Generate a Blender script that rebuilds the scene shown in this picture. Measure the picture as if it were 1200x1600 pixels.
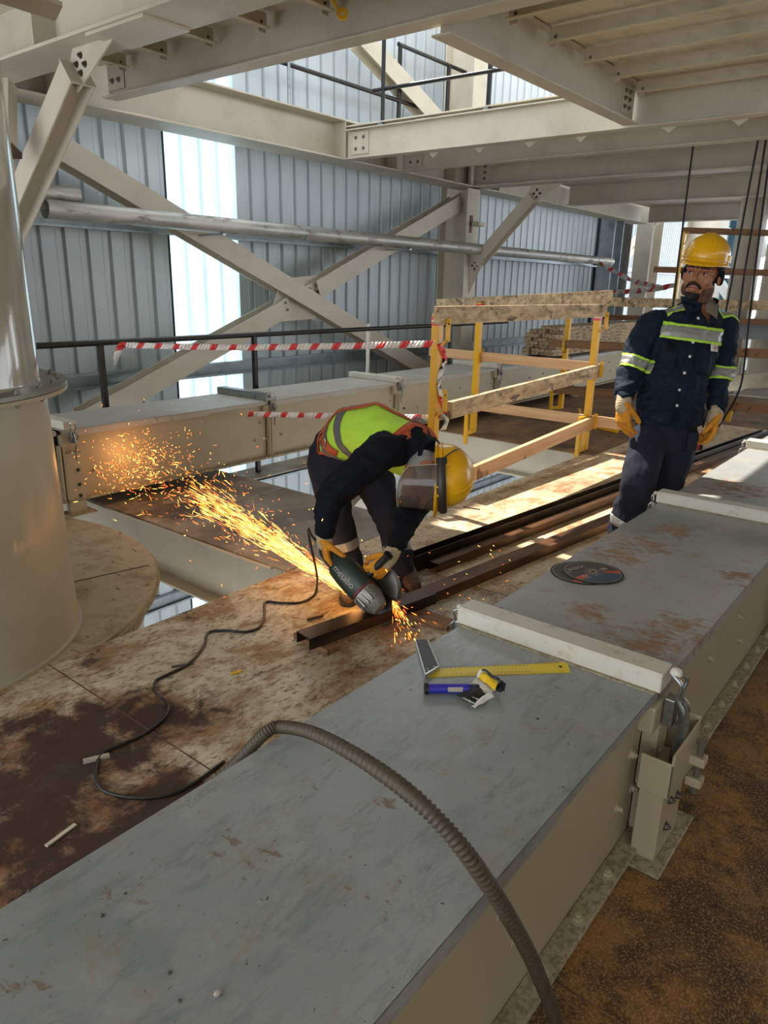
import bpy, bmesh, math, random
import numpy as np
from mathutils import Vector, Matrix, noise
from mathutils.bvhtree import BVHTree
random.seed(7); rng = np.random.default_rng(7)
S = bpy.context.scene
for o in list(bpy.data.objects): bpy.data.objects.remove(o)
C = bpy.data.collections.new('hall'); S.collection.children.link(C)
V = Vector
PI = math.pi

# ---------------------------------------------------------------- camera
EYE = V((0, 0, 1.55)); FPX = 1136.2
YAW, PIT, ROLL = math.radians(38.406), math.radians(17.489), math.radians(1.305)
FW = V((math.cos(YAW)*math.cos(PIT), math.sin(YAW)*math.cos(PIT), -math.sin(PIT)))
_rt = V((math.sin(YAW), -math.cos(YAW), 0)); _up = _rt.cross(FW)
RT = math.cos(ROLL)*_rt + math.sin(ROLL)*_up
UP = -math.sin(ROLL)*_rt + math.cos(ROLL)*_up
cd = bpy.data.cameras.new('camera'); cam = bpy.data.objects.new('camera', cd); C.objects.link(cam)
cd.sensor_fit = 'VERTICAL'; cd.sensor_height = 24.0; cd.lens = FPX/1600*24.0; cd.clip_start = .02; cd.clip_end = 300
cam.matrix_world = Matrix(((RT.x, UP.x, -FW.x, EYE.x), (RT.y, UP.y, -FW.y, EYE.y), (RT.z, UP.z, -FW.z, EYE.z), (0, 0, 0, 1)))
S.camera = cam
# measured points of the place: a sight line through the frame, met with a plane of the building
def sight(x, y): return FW + RT*((x-600)/FPX) - UP*((y-800)/FPX)
def on(x, y, ax, v):
    d = sight(x, y); t = (v-EYE[ax])/d[ax]; return EYE + d*t
def onz(x, y, v=0): return on(x, y, 2, v)
def onx(x, y, v): return on(x, y, 0, v)
def ony(x, y, v): return on(x, y, 1, v)
def dp(x, y, t): return EYE + sight(x, y)*t

# ---------------------------------------------------------------- world, sun, exposure
w = bpy.data.worlds.new('sky'); S.world = w; w.use_nodes = True
bgn = w.node_tree.nodes['Background']; bgn.inputs[0].default_value = (.88, .93, 1, 1); bgn.inputs[1].default_value = 3.2
sd = bpy.data.lights.new('sun', 'SUN'); sun = bpy.data.objects.new('sun', sd); C.objects.link(sun)
sd.energy = 9.0; sd.angle = math.radians(.7); sd.color = (1, .93, .82)
SUN_TRAVEL = V((-.10, -1, -1.21)).normalized()
sun.rotation_euler = SUN_TRAVEL.to_track_quat('-Z', 'Y').to_euler()
S.view_settings.view_transform = 'Standard'; S.view_settings.look = 'None'
S.view_settings.gamma = 1; S.view_settings.use_curve_mapping = False
S.view_settings.exposure = 0.35

# ---------------------------------------------------------------- materials
MT = {}
def rgb(h):
    if isinstance(h, str):
        c = [int(h[i:i+2], 16)/255 for i in (0, 2, 4)]
        return tuple(((x+.055)/1.055)**2.4 if x > .04045 else x/12.92 for x in c) + (1,)
    return tuple(h) + (1,)
def mat(name, col, rough=.6, metal=0, layers=(), bump=None, spec=.5, emit=None, alpha=1, trans=0, coat=0):
    """layers: dicts(col, scale, lo, hi, detail, stretch, at=[(x,y,z,r)...], dist)"""
    m = bpy.data.materials.new(name); m.use_nodes = True; MT[name] = m
    nt = m.node_tree; N = nt.nodes; Lk = nt.links.new
    b = N['Principled BSDF']
    b.inputs['Base Color'].default_value = rgb(col); b.inputs['Roughness'].default_value = rough
    b.inputs['Metallic'].default_value = metal; b.inputs['Specular IOR Level'].default_value = spec
    b.inputs['Alpha'].default_value = alpha; b.inputs['Transmission Weight'].default_value = trans
    b.inputs['Coat Weight'].default_value = coat
    if emit: b.inputs['Emission Color'].default_value = rgb(emit[0]); b.inputs['Emission Strength'].default_value = emit[1]
    tc = N.new('ShaderNodeTexCoord'); prev = None
    rprev = None
    for i, L in enumerate(layers):
        mp = N.new('ShaderNodeMapping'); Lk(tc.outputs['Object'], mp.inputs[0])
        mp.inputs['Scale'].default_value = L.get('stretch', (1, 1, 1)); mp.inputs['Location'].default_value = (i*7.3, i*3.1, L.get('off', 0))
        mp.inputs['Rotation'].default_value = L.get('rot', (0, 0, 0))
        nz = N.new('ShaderNodeTexNoise'); Lk(mp.outputs[0], nz.inputs['Vector'])
        nz.inputs['Scale'].default_value = L.get('scale', 5); nz.inputs['Detail'].default_value = L.get('detail', 6)
        nz.inputs['Roughness'].default_value = L.get('nr', .6); nz.inputs['Distortion'].default_value = L.get('dist', .3)
        val = nz.outputs['Fac']
        if L.get('at'):
            acc = None
            for (x, y, z, r) in L['at']:
                vd = N.new('ShaderNodeVectorMath'); vd.operation = 'DISTANCE'; Lk(tc.outputs['Object'], vd.inputs[0]); vd.inputs[1].default_value = (x, y, z)
                mr = N.new('ShaderNodeMapRange'); Lk(vd.outputs['Value'], mr.inputs[0])
                mr.inputs[1].default_value = r; mr.inputs[2].default_value = r*.15; mr.inputs[3].default_value = 0; mr.inputs[4].default_value = 1
                if acc is None: acc = mr.outputs[0]
                else:
                    mx = N.new('ShaderNodeMath'); mx.operation = 'MAXIMUM'; Lk(acc, mx.inputs[0]); Lk(mr.outputs[0], mx.inputs[1]); acc = mx.outputs[0]
            # threshold falls inside the stained places
            ad = N.new('ShaderNodeMath'); ad.operation = 'MULTIPLY_ADD'; Lk(acc, ad.inputs[0]); ad.inputs[1].default_value = L.get('push', .25); ad.inputs[2].default_value = -L.get('push', .25)
            a2 = N.new('ShaderNodeMath'); a2.operation = 'ADD'; Lk(val, a2.inputs[0]); Lk(ad.outputs[0], a2.inputs[1]); val = a2.outputs[0]
        mr = N.new('ShaderNodeMapRange'); Lk(val, mr.inputs[0]); mr.inputs[1].default_value = L['lo']; mr.inputs[2].default_value = L['hi']
        mr.inputs[3].default_value = 0; mr.inputs[4].default_value = L.get('amt', 1)
        mix = N.new('ShaderNodeMix'); mix.data_type = 'RGBA'; Lk(mr.outputs[0], mix.inputs[0])
        if prev is None: mix.inputs[6].default_value = rgb(col)
        else: Lk(prev, mix.inputs[6])
        mix.inputs[7].default_value = rgb(L['col']); prev = mix.outputs[2]
        if 'rough' in L:
            rm = N.new('ShaderNodeMix'); rm.data_type = 'FLOAT'; Lk(mr.outputs[0], rm.inputs[0])
            if rprev is None: rm.inputs[2].default_value = rough
            else: Lk(rprev, rm.inputs[2])
            rm.inputs[3].default_value = L['rough']; rprev = rm.outputs[0]
    if prev is not None: Lk(prev, b.inputs['Base Color'])
    if rprev is not None: Lk(rprev, b.inputs['Roughness'])
    if bump:
        sc, st, ds = bump[:3]
        nz = N.new('ShaderNodeTexNoise'); nz.inputs['Scale'].default_value = sc; nz.inputs['Detail'].default_value = 5
        if len(bump) > 3:
            mp = N.new('ShaderNodeMapping'); Lk(tc.outputs['Object'], mp.inputs[0]); mp.inputs['Scale'].default_value = bump[3]; Lk(mp.outputs[0], nz.inputs['Vector'])
        else: Lk(tc.outputs['Object'], nz.inputs['Vector'])
        bp = N.new('ShaderNodeBump'); bp.inputs['Strength'].default_value = st; bp.inputs['Distance'].default_value = ds
        Lk(nz.outputs['Fac'], bp.inputs['Height']); Lk(bp.outputs[0], b.inputs['Normal'])
    return m
dirt = dict(col='6e5f49', scale=9, lo=.60, hi=.78, amt=.5)
speck = dict(col='4a3c2c', scale=60, lo=.70, hi=.76, amt=.6, detail=2)
mat('beam_paint', 'c0b8a6', .5, layers=[dict(col='a69e8b', scale=2.2, lo=.45, hi=.7, amt=.6), dict(col='8b7f68', scale=14, lo=.66, hi=.8, amt=.5, detail=8), speck], bump=(30, .05, .002))
mat('deck_underside', 'd2cab8', .6, layers=[dict(col='93896f', scale=3, lo=.5, hi=.7, amt=.5, stretch=(.4, 2, 1)), dict(col='6b5a42', scale=10, lo=.68, hi=.8, amt=.6)])
mat('deck_joist', 'c4bba4', .6, layers=[dict(col='8a7a5e', scale=8, lo=.5, hi=.75, amt=.6, stretch=(1, .4, 1)), speck])
mat('machine_cream', 'a89d84', .42, layers=[dict(col='9c9078', scale=2.5, lo=.5, hi=.75, amt=.5), dict(col='6a5940', scale=40, lo=.72, hi=.78, amt=.5, detail=3)], bump=(120, .04, .001))
mat('dusty_flange', 'a39a80', .8, layers=[dict(col='6f6650', scale=60, lo=.42, hi=.62, amt=.8, detail=5)], bump=(150, .5, .002))
mat('strip_paint', 'c3c1b4', .45, layers=[dict(col='a59a7e', scale=25, lo=.55, hi=.7, amt=.7), dict(col='5d564c', scale=14, lo=.66, hi=.7, amt=.9, stretch=(1, .5, 1), at=[(1.88, .86, .56, .35)], push=.2)])
lid_stains = [(.345, .968, .5, .16), (.51, .986, .5, .14), (.74, .9, .5, .2), (.82, .64, .5, .14), (1.69, .72, .5, .13), (1.02, .79, .5, .12), (.95, .95, .5, .1)]
mat('lid_grey', '94999a', .36, .0, layers=[
    dict(col='7a8082', scale=1.6, lo=.38, hi=.66, amt=.9, detail=9), dict(col='a9adab', scale=5, lo=.52, hi=.72, amt=.5, detail=10, nr=.75),
    dict(col='5f6668', scale=10, lo=.50, hi=.68, amt=.7, detail=10, nr=.8, stretch=(.5, 1.6, 1), rot=(0, 0, .5)),
    dict(col='8b7a58', scale=8, lo=.545, hi=.68, amt=.65, detail=10, nr=.75),
    dict(col='705434', scale=38, lo=.545, hi=.62, amt=.7, detail=6, nr=.65, stretch=(1, .55, 1), rot=(0, 0, .6), at=lid_stains, push=.2, rough=.8),
    dict(col='3b3228', scale=75, lo=.69, hi=.73, amt=.9, detail=3)], bump=(6, .15, .012), spec=.45)
mat('lid_grey_far', '9da09f', .4, .0, layers=[
    dict(col='7d8283', scale=1.8, lo=.38, hi=.66, amt=.9, detail=9), dict(col='aaa28e', scale=4, lo=.48, hi=.7, amt=.6, detail=10, nr=.75),
    dict(col='9a6a3c', scale=12, lo=.56, hi=.66, amt=.6, detail=10, nr=.75, stretch=(1, .7, 1)),
    dict(col='8a6038', scale=20, lo=.41, hi=.54, amt=.85, detail=11, nr=.78, stretch=(1, .6, 1), rot=(0, 0, .5), at=[(3.02, .95, .5, .30), (2.8, .98, .5, .28), (3.3, .92, .5, .25), (2.12, .62, .5, .30), (2.3, .56, .5, .25), (2.9, .55, .5, .2), (4.3, .9, .5, .4), (2.2, .85, .5, .2)], push=.26, rough=.85),
    dict(col='3b3228', scale=70, lo=.67, hi=.71, amt=.9, detail=3)], bump=(8, .12, .008))
mat('lid_grey_back', 'aeaca8', .5, .0, layers=[dict(col='a39a88', scale=2, lo=.45, hi=.7, amt=.8, detail=8), dict(col='6a6258', scale=9, lo=.6, hi=.75, amt=.6, stretch=(2, 1, 1))], bump=(9, .2, .01))
mud = [(.98, 2.14, 0, .62), (.80, 1.75, 0, .75), (1.28, 2.1, 0, .42), (.75, 2.15, 0, .5), (1.1, 1.7, 0, .35)]
mat('floor_near', 'cdc4ae', .42, layers=[
    dict(col='a99c80', scale=3.5, lo=.42, hi=.62, amt=.8, detail=11, nr=.75),
    dict(col='8a6236', scale=3.0, lo=.46, hi=.58, amt=.8, detail=13, nr=.75, stretch=(1, 1.5, 1), rot=(0, 0, .6), rough=.7),
    dict(col='64462a', scale=26, lo=.52, hi=.64, amt=.75, detail=9, nr=.7, stretch=(.8, 1.7, 1), rot=(0, 0, .7), rough=.85),
    dict(col='4a2f1a', scale=9, lo=.56, hi=.62, amt=.8, detail=12, nr=.78, stretch=(.6, 1.5, 1), rot=(0, 0, -.5), rough=.85),
    dict(col='7a4c22', scale=5, lo=.30, hi=.46, amt=.75, detail=12, nr=.75, at=mud, push=.30, rough=.8),
    dict(col='2f1a10', scale=4.2, lo=.33, hi=.44, amt=.93, detail=13, nr=.74, at=mud, push=.36, rough=.8),
    dict(col='2a1a12', scale=6, lo=.48, hi=.58, amt=.9, detail=12, at=[(1.35, 2.68, 0, .3), (1.9, 2.75, 0, .2)], push=.25)],
    bump=(34, .4, .005), spec=.5)
mat('floor_mid', 'd8c8a8', .55, layers=[
    dict(col='b89a70', scale=3.0, lo=.42, hi=.62, amt=.8, detail=11, nr=.75),
    dict(col='8f5f32', scale=3.0, lo=.50, hi=.60, amt=.75, detail=13, nr=.75, stretch=(1, 2.0, 1), rot=(0, 0, .5)),
    dict(col='7b4a20', scale=2.0, lo=.38, hi=.56, amt=.75, detail=13, nr=.75, at=[(5.6, 2.4, 0, 1.2), (7.0, 2.0, 0, 1.5), (3.0, 1.5, 0, .6)], push=.25),
    dict(col='5d3c20', scale=45, lo=.58, hi=.64, amt=.8, detail=6, stretch=(1, .5, 1))], bump=(40, .3, .004))
mat('floor_right', '6f5739', .75, layers=[
    dict(col='94652c', scale=2.4, lo=.42, hi=.56, amt=.85, detail=11, nr=.75),
    dict(col='3c220e', scale=2.6, lo=.47, hi=.56, amt=.88, detail=13, nr=.78),
    dict(col='a58c64', scale=150, lo=.50, hi=.62, amt=.6, detail=3),
    dict(col='2d1c0e', scale=9, lo=.55, hi=.62, amt=.75, detail=13, nr=.8)], bump=(90, .6, .003))
mat('floor_brown', '6a5038', .7, layers=[dict(col='8c6c48', scale=1.6, lo=.4, hi=.65, amt=.9, detail=9, stretch=(1, 2.5, 1)), dict(col='3e2a1a', scale=2.5, lo=.52, hi=.66, amt=.85, detail=10)], bump=(25, .3, .004))
mat('floor_strip', '8c8273', .5, layers=[dict(col='5b4a38', scale=1.6, lo=.42, hi=.6, amt=.8, detail=10, dist=.8), dict(col='2d221a', scale=2.2, lo=.40, hi=.56, amt=.9, detail=10, at=[(2.85, 4.2, 0, .8), (2.8, 3.4, 0, .55)], push=.3), dict(col='a9a090', scale=6, lo=.6, hi=.7, amt=.6)], bump=(25, .2, .004))
mat('disc_top', 'a79c84', .65, layers=[dict(col='7d6b4f', scale=5, lo=.5, hi=.66, amt=.8, detail=10, nr=.7), dict(col='4a3726', scale=24, lo=.62, hi=.67, amt=.8, detail=5, stretch=(1, .5, 1))], bump=(25, .3, .003))
mat('tank_paint', 'b0aa98', .38, layers=[dict(col='9a9482', scale=1.8, lo=.45, hi=.7, amt=.7), dict(col='7a756a', scale=9, lo=.60, hi=.7, amt=.8, detail=9, at=[(.25, -.66, .55, .3), (.4, -.55, .65, .2), (0, -.7, .9, .2)], push=.25)], coat=.1)
mat('cladding', 'b4bbbd', .45, .15, layers=[dict(col='a3adb1', scale=1.5, lo=.4, hi=.7, amt=.6, stretch=(1, 1, .15)), dict(col='c2c8c9', scale=14, lo=.62, hi=.72, amt=.35, stretch=(1, 1, .08))])
mat('girt_metal', '9aa3a6', .35, .5, layers=[dict(col='7f888c', scale=5, lo=.45, hi=.7)])
mat('pipe_metal', 'a7a6a2', .45, .55, layers=[dict(col='c9c6bf', scale=6, lo=.5, hi=.62, amt=.7, stretch=(.25, 1, 1), detail=9, rough=.6), dict(col='736a5c', scale=12, lo=.54, hi=.64, amt=.75, stretch=(.3, 1, 1), detail=10, rough=.7)])
mat('black_steel', '23211f', .35, .4, layers=[dict(col='4b3a2c', scale=12, lo=.62, hi=.72, amt=.7, stretch=(.3, 1, 1))])
mat('bolt_metal', '84847c', .35, .7)
mat('bolt_painted', 'a89f86', .5)
mat('tank_gloss', 'a59f8c', .12, layers=[dict(col='8f8977', scale=1.8, lo=.45, hi=.7, amt=.7)], coat=.6)
mat('bolt_dark', '57564f', .45, .6)
mat('galv', '8f9392', .3, .8, layers=[dict(col='6e716f', scale=20, lo=.5, hi=.7)])
mat('yellow_paint', 'd9a510', .38, layers=[dict(col='b08312', scale=9, lo=.58, hi=.7, amt=.7), dict(col='6c4d18', scale=40, lo=.68, hi=.72, amt=.7)])
mat('timber_new', 'cda67d', .7, layers=[dict(col='b5875a', scale=7, lo=.45, hi=.65, amt=.7, stretch=(.15, 3, 3), detail=8), dict(col='7c4e2a', scale=5, lo=.70, hi=.74, amt=.9, detail=1)])
mat('timber_old', 'c4ae8c', .8, layers=[dict(col='a5875c', scale=6, lo=.45, hi=.65, amt=.7, stretch=(.2, 3, 3), detail=8), dict(col='6b5a48', scale=14, lo=.46, hi=.6, amt=.7, detail=11, nr=.8, stretch=(.3, 1, 1)), dict(col='2a2420', scale=16, lo=.525, hi=.61, amt=.85, detail=10, nr=.75, stretch=(.3, 1, 1))])
mat('timber_new_y', 'cda67d', .7, layers=[dict(col='b5875a', scale=7, lo=.45, hi=.65, amt=.7, stretch=(3, .15, 3), detail=8), dict(col='7c4e2a', scale=5, lo=.70, hi=.74, amt=.9, detail=1)])
mat('timber_brown', '8a6546', .75, layers=[dict(col='6b4a30', scale=6, lo=.45, hi=.65, amt=.8, stretch=(3, .2, 3), detail=8), dict(col='40301f', scale=10, lo=.6, hi=.68, amt=.8)])
mat('rust_steel', '4c3525', .45, .45, layers=[dict(col='7a5232', scale=5, lo=.45, hi=.62, amt=.8, stretch=(.3, 1, 1), detail=8), dict(col='22201f', scale=3, lo=.5, hi=.65, amt=.7, stretch=(.3, 1, 1))])
mat('mill_steel', '2f2a28', .32, .6, layers=[dict(col='5b4431', scale=5, lo=.5, hi=.66, amt=.8, stretch=(.3, 1, 1), detail=8)])
mat('tape_white', 'd9d6d2', .35); mat('tape_red', 'd03a3c', .35)
mat('rubber_black', '17181a', .5); mat('cable_black', '1c1b1a', .45, layers=[dict(col='5a4c3e', scale=14, lo=.58, hi=.7, amt=.6)])
mat('hose_brown', '443b2a', .6, layers=[dict(col='463d30', scale=12, lo=.45, hi=.65)])
mat('rope_black', '15171c', .7)
mat('jacket_navy', '12202f', .8, layers=[dict(col='0b131d', scale=4, lo=.45, hi=.65, amt=.7), dict(col='2c3f5f', scale=30, lo=.6, hi=.7, amt=.4, detail=3)], bump=(160, .25, .001), spec=.2)
mat('trouser_navy', '262833', .85, layers=[dict(col='1b1d26', scale=4, lo=.45, hi=.65, amt=.7), dict(col='5a5a5c', scale=38, lo=.73, hi=.76, amt=.7, detail=2)], bump=(140, .25, .001), spec=.15)
mat('cloth_black', '12141b', .85, layers=[dict(col='1b1d26', scale=6, lo=.5, hi=.7, amt=.6)], bump=(150, .2, .001), spec=.15)
mat('cloth_taupe', '6d6558', .85, bump=(300, .25, .001))
mat('stitch', '454a52', .8)
mat('skin', 'a06a4c', .5, layers=[dict(col='8a5238', scale=14, lo=.5, hi=.7, amt=.4)], bump=(220, .08, .001))
mat('lip', '8a4f40', .45); mat('hair_dark', '17120f', .75, bump=(400, .5, .001)); mat('stubble', '5e3e2e', .8, bump=(500, .5, .001))
mat('eye_white', 'cfc8be', .25); mat('eye_dark', '1a100b', .15)
mat('helmet_yellow', 'e2a90a', .28, layers=[dict(col='c08c0e', scale=7, lo=.55, hi=.7, amt=.5), dict(col='6d531a', scale=30, lo=.70, hi=.74, amt=.5)], coat=.25)
mat('glove_yellow', 'd08a1c', .7, layers=[dict(col='a8660f', scale=30, lo=.5, hi=.65, amt=.6)], bump=(200, .3, .001))
mat('glove_cuff', 'b3a384', .85, layers=[dict(col='93805f', scale=12, lo=.5, hi=.65, amt=.6)], bump=(300, .4, .001))
mat('lime', 'b4e04a', .7, layers=[dict(col='9ccf3c', scale=6, lo=.5, hi=.7, amt=.6)], bump=(200, .15, .001), spec=.2)
mat('reflect_grey', '8e8f8c', .35, .2, bump=(300, .15, .0005)); mat('reflect_dark', '5b5c5f', .5)
mat('strap_orange', 'b4522a', .7, layers=[dict(col='8f3f22', scale=20, lo=.5, hi=.65, amt=.6)])
mat('boot_brown', '50392a', .6, layers=[dict(col='8a6a4d', scale=12, lo=.5, hi=.65, amt=.7)], bump=(60, .3, .002)); mat('boot_sole', '1b1613', .7)
mat('visor_frame', '2a2521', .45)
mat('tool_green', '20302c', .4); mat('tool_grey', '7c7a74', .35, .5, bump=(60, .1, .001)); mat('tool_red', '7a1c1a', .5); mat('guard_grey', '5f5e5a', .45, .6)
mat('disc_black', '16161a', .5); mat('disc_blue', '2c4154', .5); mat('disc_grey', '3a3634', .6); mat('disc_red', 'b2432a', .5); mat('print_light', 'a79f92', .6); mat('brass', '9d9478', .3, .6)
mat('ruler_yellow', 'dcc310', .4); mat('print_black', '1b1a12', .6); mat('alu', 'b7b9b8', .3, .7); mat('square_black', '1c1c1e', .45)
mat('tube_blue', '2326a0', .35, coat=.3); mat('cap_blue', '20265c', .5); mat('paper_white', 'd6d3ce', .6); mat('pack_yellow', 'dfb81a', .4); mat('pack_black', '202124', .4)
mat('chalk', 'c8c0aa', .8); mat('far_white', 'c9c9c4', .6); mat('far_grey', '8f9395', .6); mat('concrete', '9a968c', .8, layers=[dict(col='7e7a70', scale=2, lo=.4, hi=.7)])
mat('dark_void', '15171b', .7)
def glowmat(n, c, s):
    m = bpy.data.materials.new(n); m.use_nodes = True; MT[n] = m
    nt = m.node_tree; nt.nodes.remove(nt.nodes['Principled BSDF']); e = nt.nodes.new('ShaderNodeEmission')
    e.inputs[0].default_value = rgb(c); e.inputs[1].default_value = s; nt.links.new(e.outputs[0], nt.nodes['Material Output'].inputs[0])
glowmat('spark_hot', 'ffc860', 6); glowmat('spark_orange', 'ff9030', 3.6); glowmat('spark_red', 'ff6a30', 3)
# translucent sheet of the skylights
m = bpy.data.materials.new('skylight_sheet'); m.use_nodes = True; MT['skylight_sheet'] = m; nt = m.node_tree
nt.nodes.remove(nt.nodes['Principled BSDF'])
tl = nt.nodes.new('ShaderNodeBsdfTranslucent'); tl.inputs[0].default_value = (.50, .58, .61, 1)
tp = nt.nodes.new('ShaderNodeBsdfTransparent'); tp.inputs[0].default_value = (.36, .43, .46, 1)
tcn = nt.nodes.new('ShaderNodeTexCoord'); mpn = nt.nodes.new('ShaderNodeMapping'); mpn.inputs['Scale'].default_value = (9, 1, .5)
nzn = nt.nodes.new('ShaderNodeTexNoise'); nzn.inputs['Scale'].default_value = 3; nzn.inputs['Detail'].default_value = 6
rmp = nt.nodes.new('ShaderNodeMapRange'); rmp.inputs[1].default_value = .35; rmp.inputs[2].default_value = .7; rmp.inputs[3].default_value = .1; rmp.inputs[4].default_value = .6
mxs = nt.nodes.new('ShaderNodeMixShader')
nt.links.new(tcn.outputs['Object'], mpn.inputs[0]); nt.links.new(mpn.outputs[0], nzn.inputs['Vector']); nt.links.new(nzn.outputs['Fac'], rmp.inputs[0])
nt.links.new(rmp.outputs[0], mxs.inputs[0]); nt.links.new(tl.outputs[0], mxs.inputs[1]); nt.links.new(tp.outputs[0], mxs.inputs[2])
nt.links.new(mxs.outputs[0], nt.nodes['Material Output'].inputs[0])
# clear visor
m = mat('visor_clear', '5a5048', .08, spec=.6, alpha=.5)

# ---------------------------------------------------------------- mesh helpers
def frame(d, hint=V((0, 0, 1))):
    d = d.normalized(); h = hint
    if abs(d.dot(h)) > .97: h = V((1, 0, 0))
    a = h.cross(d).normalized(); b = d.cross(a).normalized()
    return a, b
class MB:
    def __init__(s): s.v = []; s.f = []; s.mi = []; s.k = 0
    def add(s, vs, fs, mi=None):
        n = len(s.v); s.v += [V(x) for x in vs]; s.f += [tuple(i+n for i in f) for f in fs]; s.mi += [s.k if mi is None else mi]*len(fs)
        return s
    def box(s, x0, x1, y0, y1, z0, z1):
        vs = [(x, y, z) for x in (x0, x1) for y in (y0, y1) for z in (z0, z1)]
        return s.add(vs, [(0, 1, 3, 2), (4, 6, 7, 5), (0, 4, 5, 1), (2, 3, 7, 6), (0, 2, 6, 4), (1, 5, 7, 3)])
    def obox(s, c, a, b, n, ha, hb, hn):
        c = V(c); vs = [c + a*(i*ha) + b*(j*hb) + n*(k*hn) for i in (-1, 1) for j in (-1, 1) for k in (-1, 1)]
        return s.add(vs, [(0, 1, 3, 2), (4, 6, 7, 5), (0, 4, 5, 1), (2, 3, 7, 6), (0, 2, 6, 4), (1, 5, 7, 3)])
    def bar(s, p, q, wa, wb, hint=V((0, 0, 1))):
        p, q = V(p), V(q); a, b = frame(q-p, hint); return s.obox((p+q)/2, a, b, (q-p).normalized(), wa/2, wb/2, (q-p).length/2)
    def prism(s, prof, o, u, v, d):
        """closed 2D profile (convex or not) extruded by vector d"""
        o, u, v, d = V(o), V(u), V(v), V(d); n = len(prof)
        vs = [o + u*a + v*b for a, b in prof]; vs += [p + d for p in vs]
        return s.add(vs, [tuple(range(n))[::-1], tuple(range(n, 2*n))] + [(i, (i+1) % n, n+(i+1) % n, n+i) for i in range(n)])
    def tube(s, pts, r, n=12, cap=True, flat=None, hint=V((0, 0, 1)), closed=False):
        pts = [V(p) for p in pts]; m = len(pts)
        rr = r if isinstance(r, (list, tuple)) else [r]*m
        rings = []; a = None
        for i, p in enumerate(pts):
            t = (pts[(i+1) % m]-pts[i-1]) if closed else (pts[min(i+1, m-1)]-pts[max(i-1, 0)])
            t.normalize()
            if a is None: a, b = frame(t, hint)
            else:
                a = (a - t*a.dot(t)); a.normalize(); b = t.cross(a)
            fx = rr[i] if not isinstance(rr[i], (list, tuple)) else rr[i]
            ra, rb = (fx, fx) if not isinstance(fx, (list, tuple)) else fx
            if flat: rb = rb*flat
            rings.append([p + a*(ra*math.cos(2*PI*k/n)) + b*(rb*math.sin(2*PI*k/n)) for k in range(n)])
        vs = [v for R in rings for v in R]; fs = []
        for i in range(m if closed else m-1):
            j = (i+1) % m
            for k in range(n): fs.append((i*n+k, i*n+(k+1) % n, j*n+(k+1) % n, j*n+k))
        if cap and not closed: fs += [tuple(range(n))[::-1], tuple(range((m-1)*n, m*n))]
        return s.add(vs, fs)
    def lathe(s, prof, o, ax=V((0, 0, 1)), n=32, a0=0, a1=2*PI, closed_prof=False):
        o = V(o); ax = ax.normalized(); a, b = frame(ax); full = abs(a1-a0-2*PI) < 1e-6; m = n if full else n+1
        vs = [o + ax*z + (a*math.cos(a0+(a1-a0)*k/n) + b*math.sin(a0+(a1-a0)*k/n))*r for r, z in prof for k in range(m)]; fs = []
        P = len(prof)
        for i in range(P if closed_prof else P-1):
            j = (i+1) % P
            for k in range(n if full else n): fs.append((i*m+k, i*m+(k+1) % m, j*m+(k+1) % m, j*m+k))
        return s.add(vs, fs)
    def disk(s, o, ax, r, n=24):
        a, b = frame(ax); return s.add([V(o)+(a*math.cos(2*PI*k/n)+b*math.sin(2*PI*k/n))*r for k in range(n)], [tuple(range(n))])
    def sphere(s, c, rx, ry=None, rz=None, ax=None, n=16, m=10):
        ry = ry or rx; rz = rz or rx; c = V(c); A = ax or (V((1, 0, 0)), V((0, 1, 0)), V((0, 0, 1)))
        vs = [c + A[2]*rz, c - A[2]*rz]; fs = []
        for i in range(1, m):
            t = PI*i/m
            for k in range(n):
                p = 2*PI*k/n; vs.append(c + A[0]*(rx*math.sin(t)*math.cos(p)) + A[1]*(ry*math.sin(t)*math.sin(p)) + A[2]*(rz*math.cos(t)))
        for k in range(n):
            fs.append((0, 2+k, 2+(k+1) % n)); fs.append((1, 2+(m-2)*n+(k+1) % n, 2+(m-2)*n+k))
            for i in range(m-2): fs.append((2+i*n+k, 2+(i+1)*n+k, 2+(i+1)*n+(k+1) % n, 2+i*n+(k+1) % n))
        return s.add(vs, fs)
    def build(s, name, mt, parent=None, smooth=False, bevel=0, solid=0, kind=None, org=None, sub=0, angle=40, mesh_only=False):
        o0 = V(parent['_w']) if parent is not None else (V(org) if org is not None else V((0, 0, 0)))
        me = bpy.data.meshes.new(name); me.from_pydata([tuple(p-o0) for p in s.v], [], s.f)
        for x in (mt if isinstance(mt, (list, tuple)) else [mt]): me.materials.append(MT[x])
        if any(s.mi): me.polygons.foreach_set('material_index', s.mi)
        bm = bmesh.new(); bm.from_mesh(me); bmesh.ops.recalc_face_normals(bm, faces=bm.faces); bm.to_mesh(me); bm.free()
        if smooth:
            me.polygons.foreach_set('use_smooth', [True]*len(me.polygons))
            if smooth != 2: me.set_sharp_from_angle(angle=math.radians(angle))
        o = bpy.data.objects.new(name, me); C.objects.link(o)
        if parent is not None: o.parent = parent
        elif org is not None: o.location = o0
        o['_w'] = o0
        if bevel:
            b = o.modifiers.new('bevel', 'BEVEL'); b.width = bevel; b.segments = 2; b.limit_method = 'ANGLE'; b.angle_limit = math.radians(50)
        if solid:
            b = o.modifiers.new('solid', 'SOLIDIFY'); b.thickness = solid; b.offset = 0
        if sub:
            b = o.modifiers.new('sub', 'SUBSURF'); b.levels = sub; b.render_levels = sub
        if kind: o['kind'] = kind
        return o
def thing(name, label, cat, loc=(0, 0, 0), group=None):
    o = bpy.data.objects.new(name, None); C.objects.link(o); o.location = loc; o['_w'] = V(loc)
    o.empty_display_size = .1; o['label'] = label; o['category'] = cat
    if group: o['group'] = group
    return o
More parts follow.
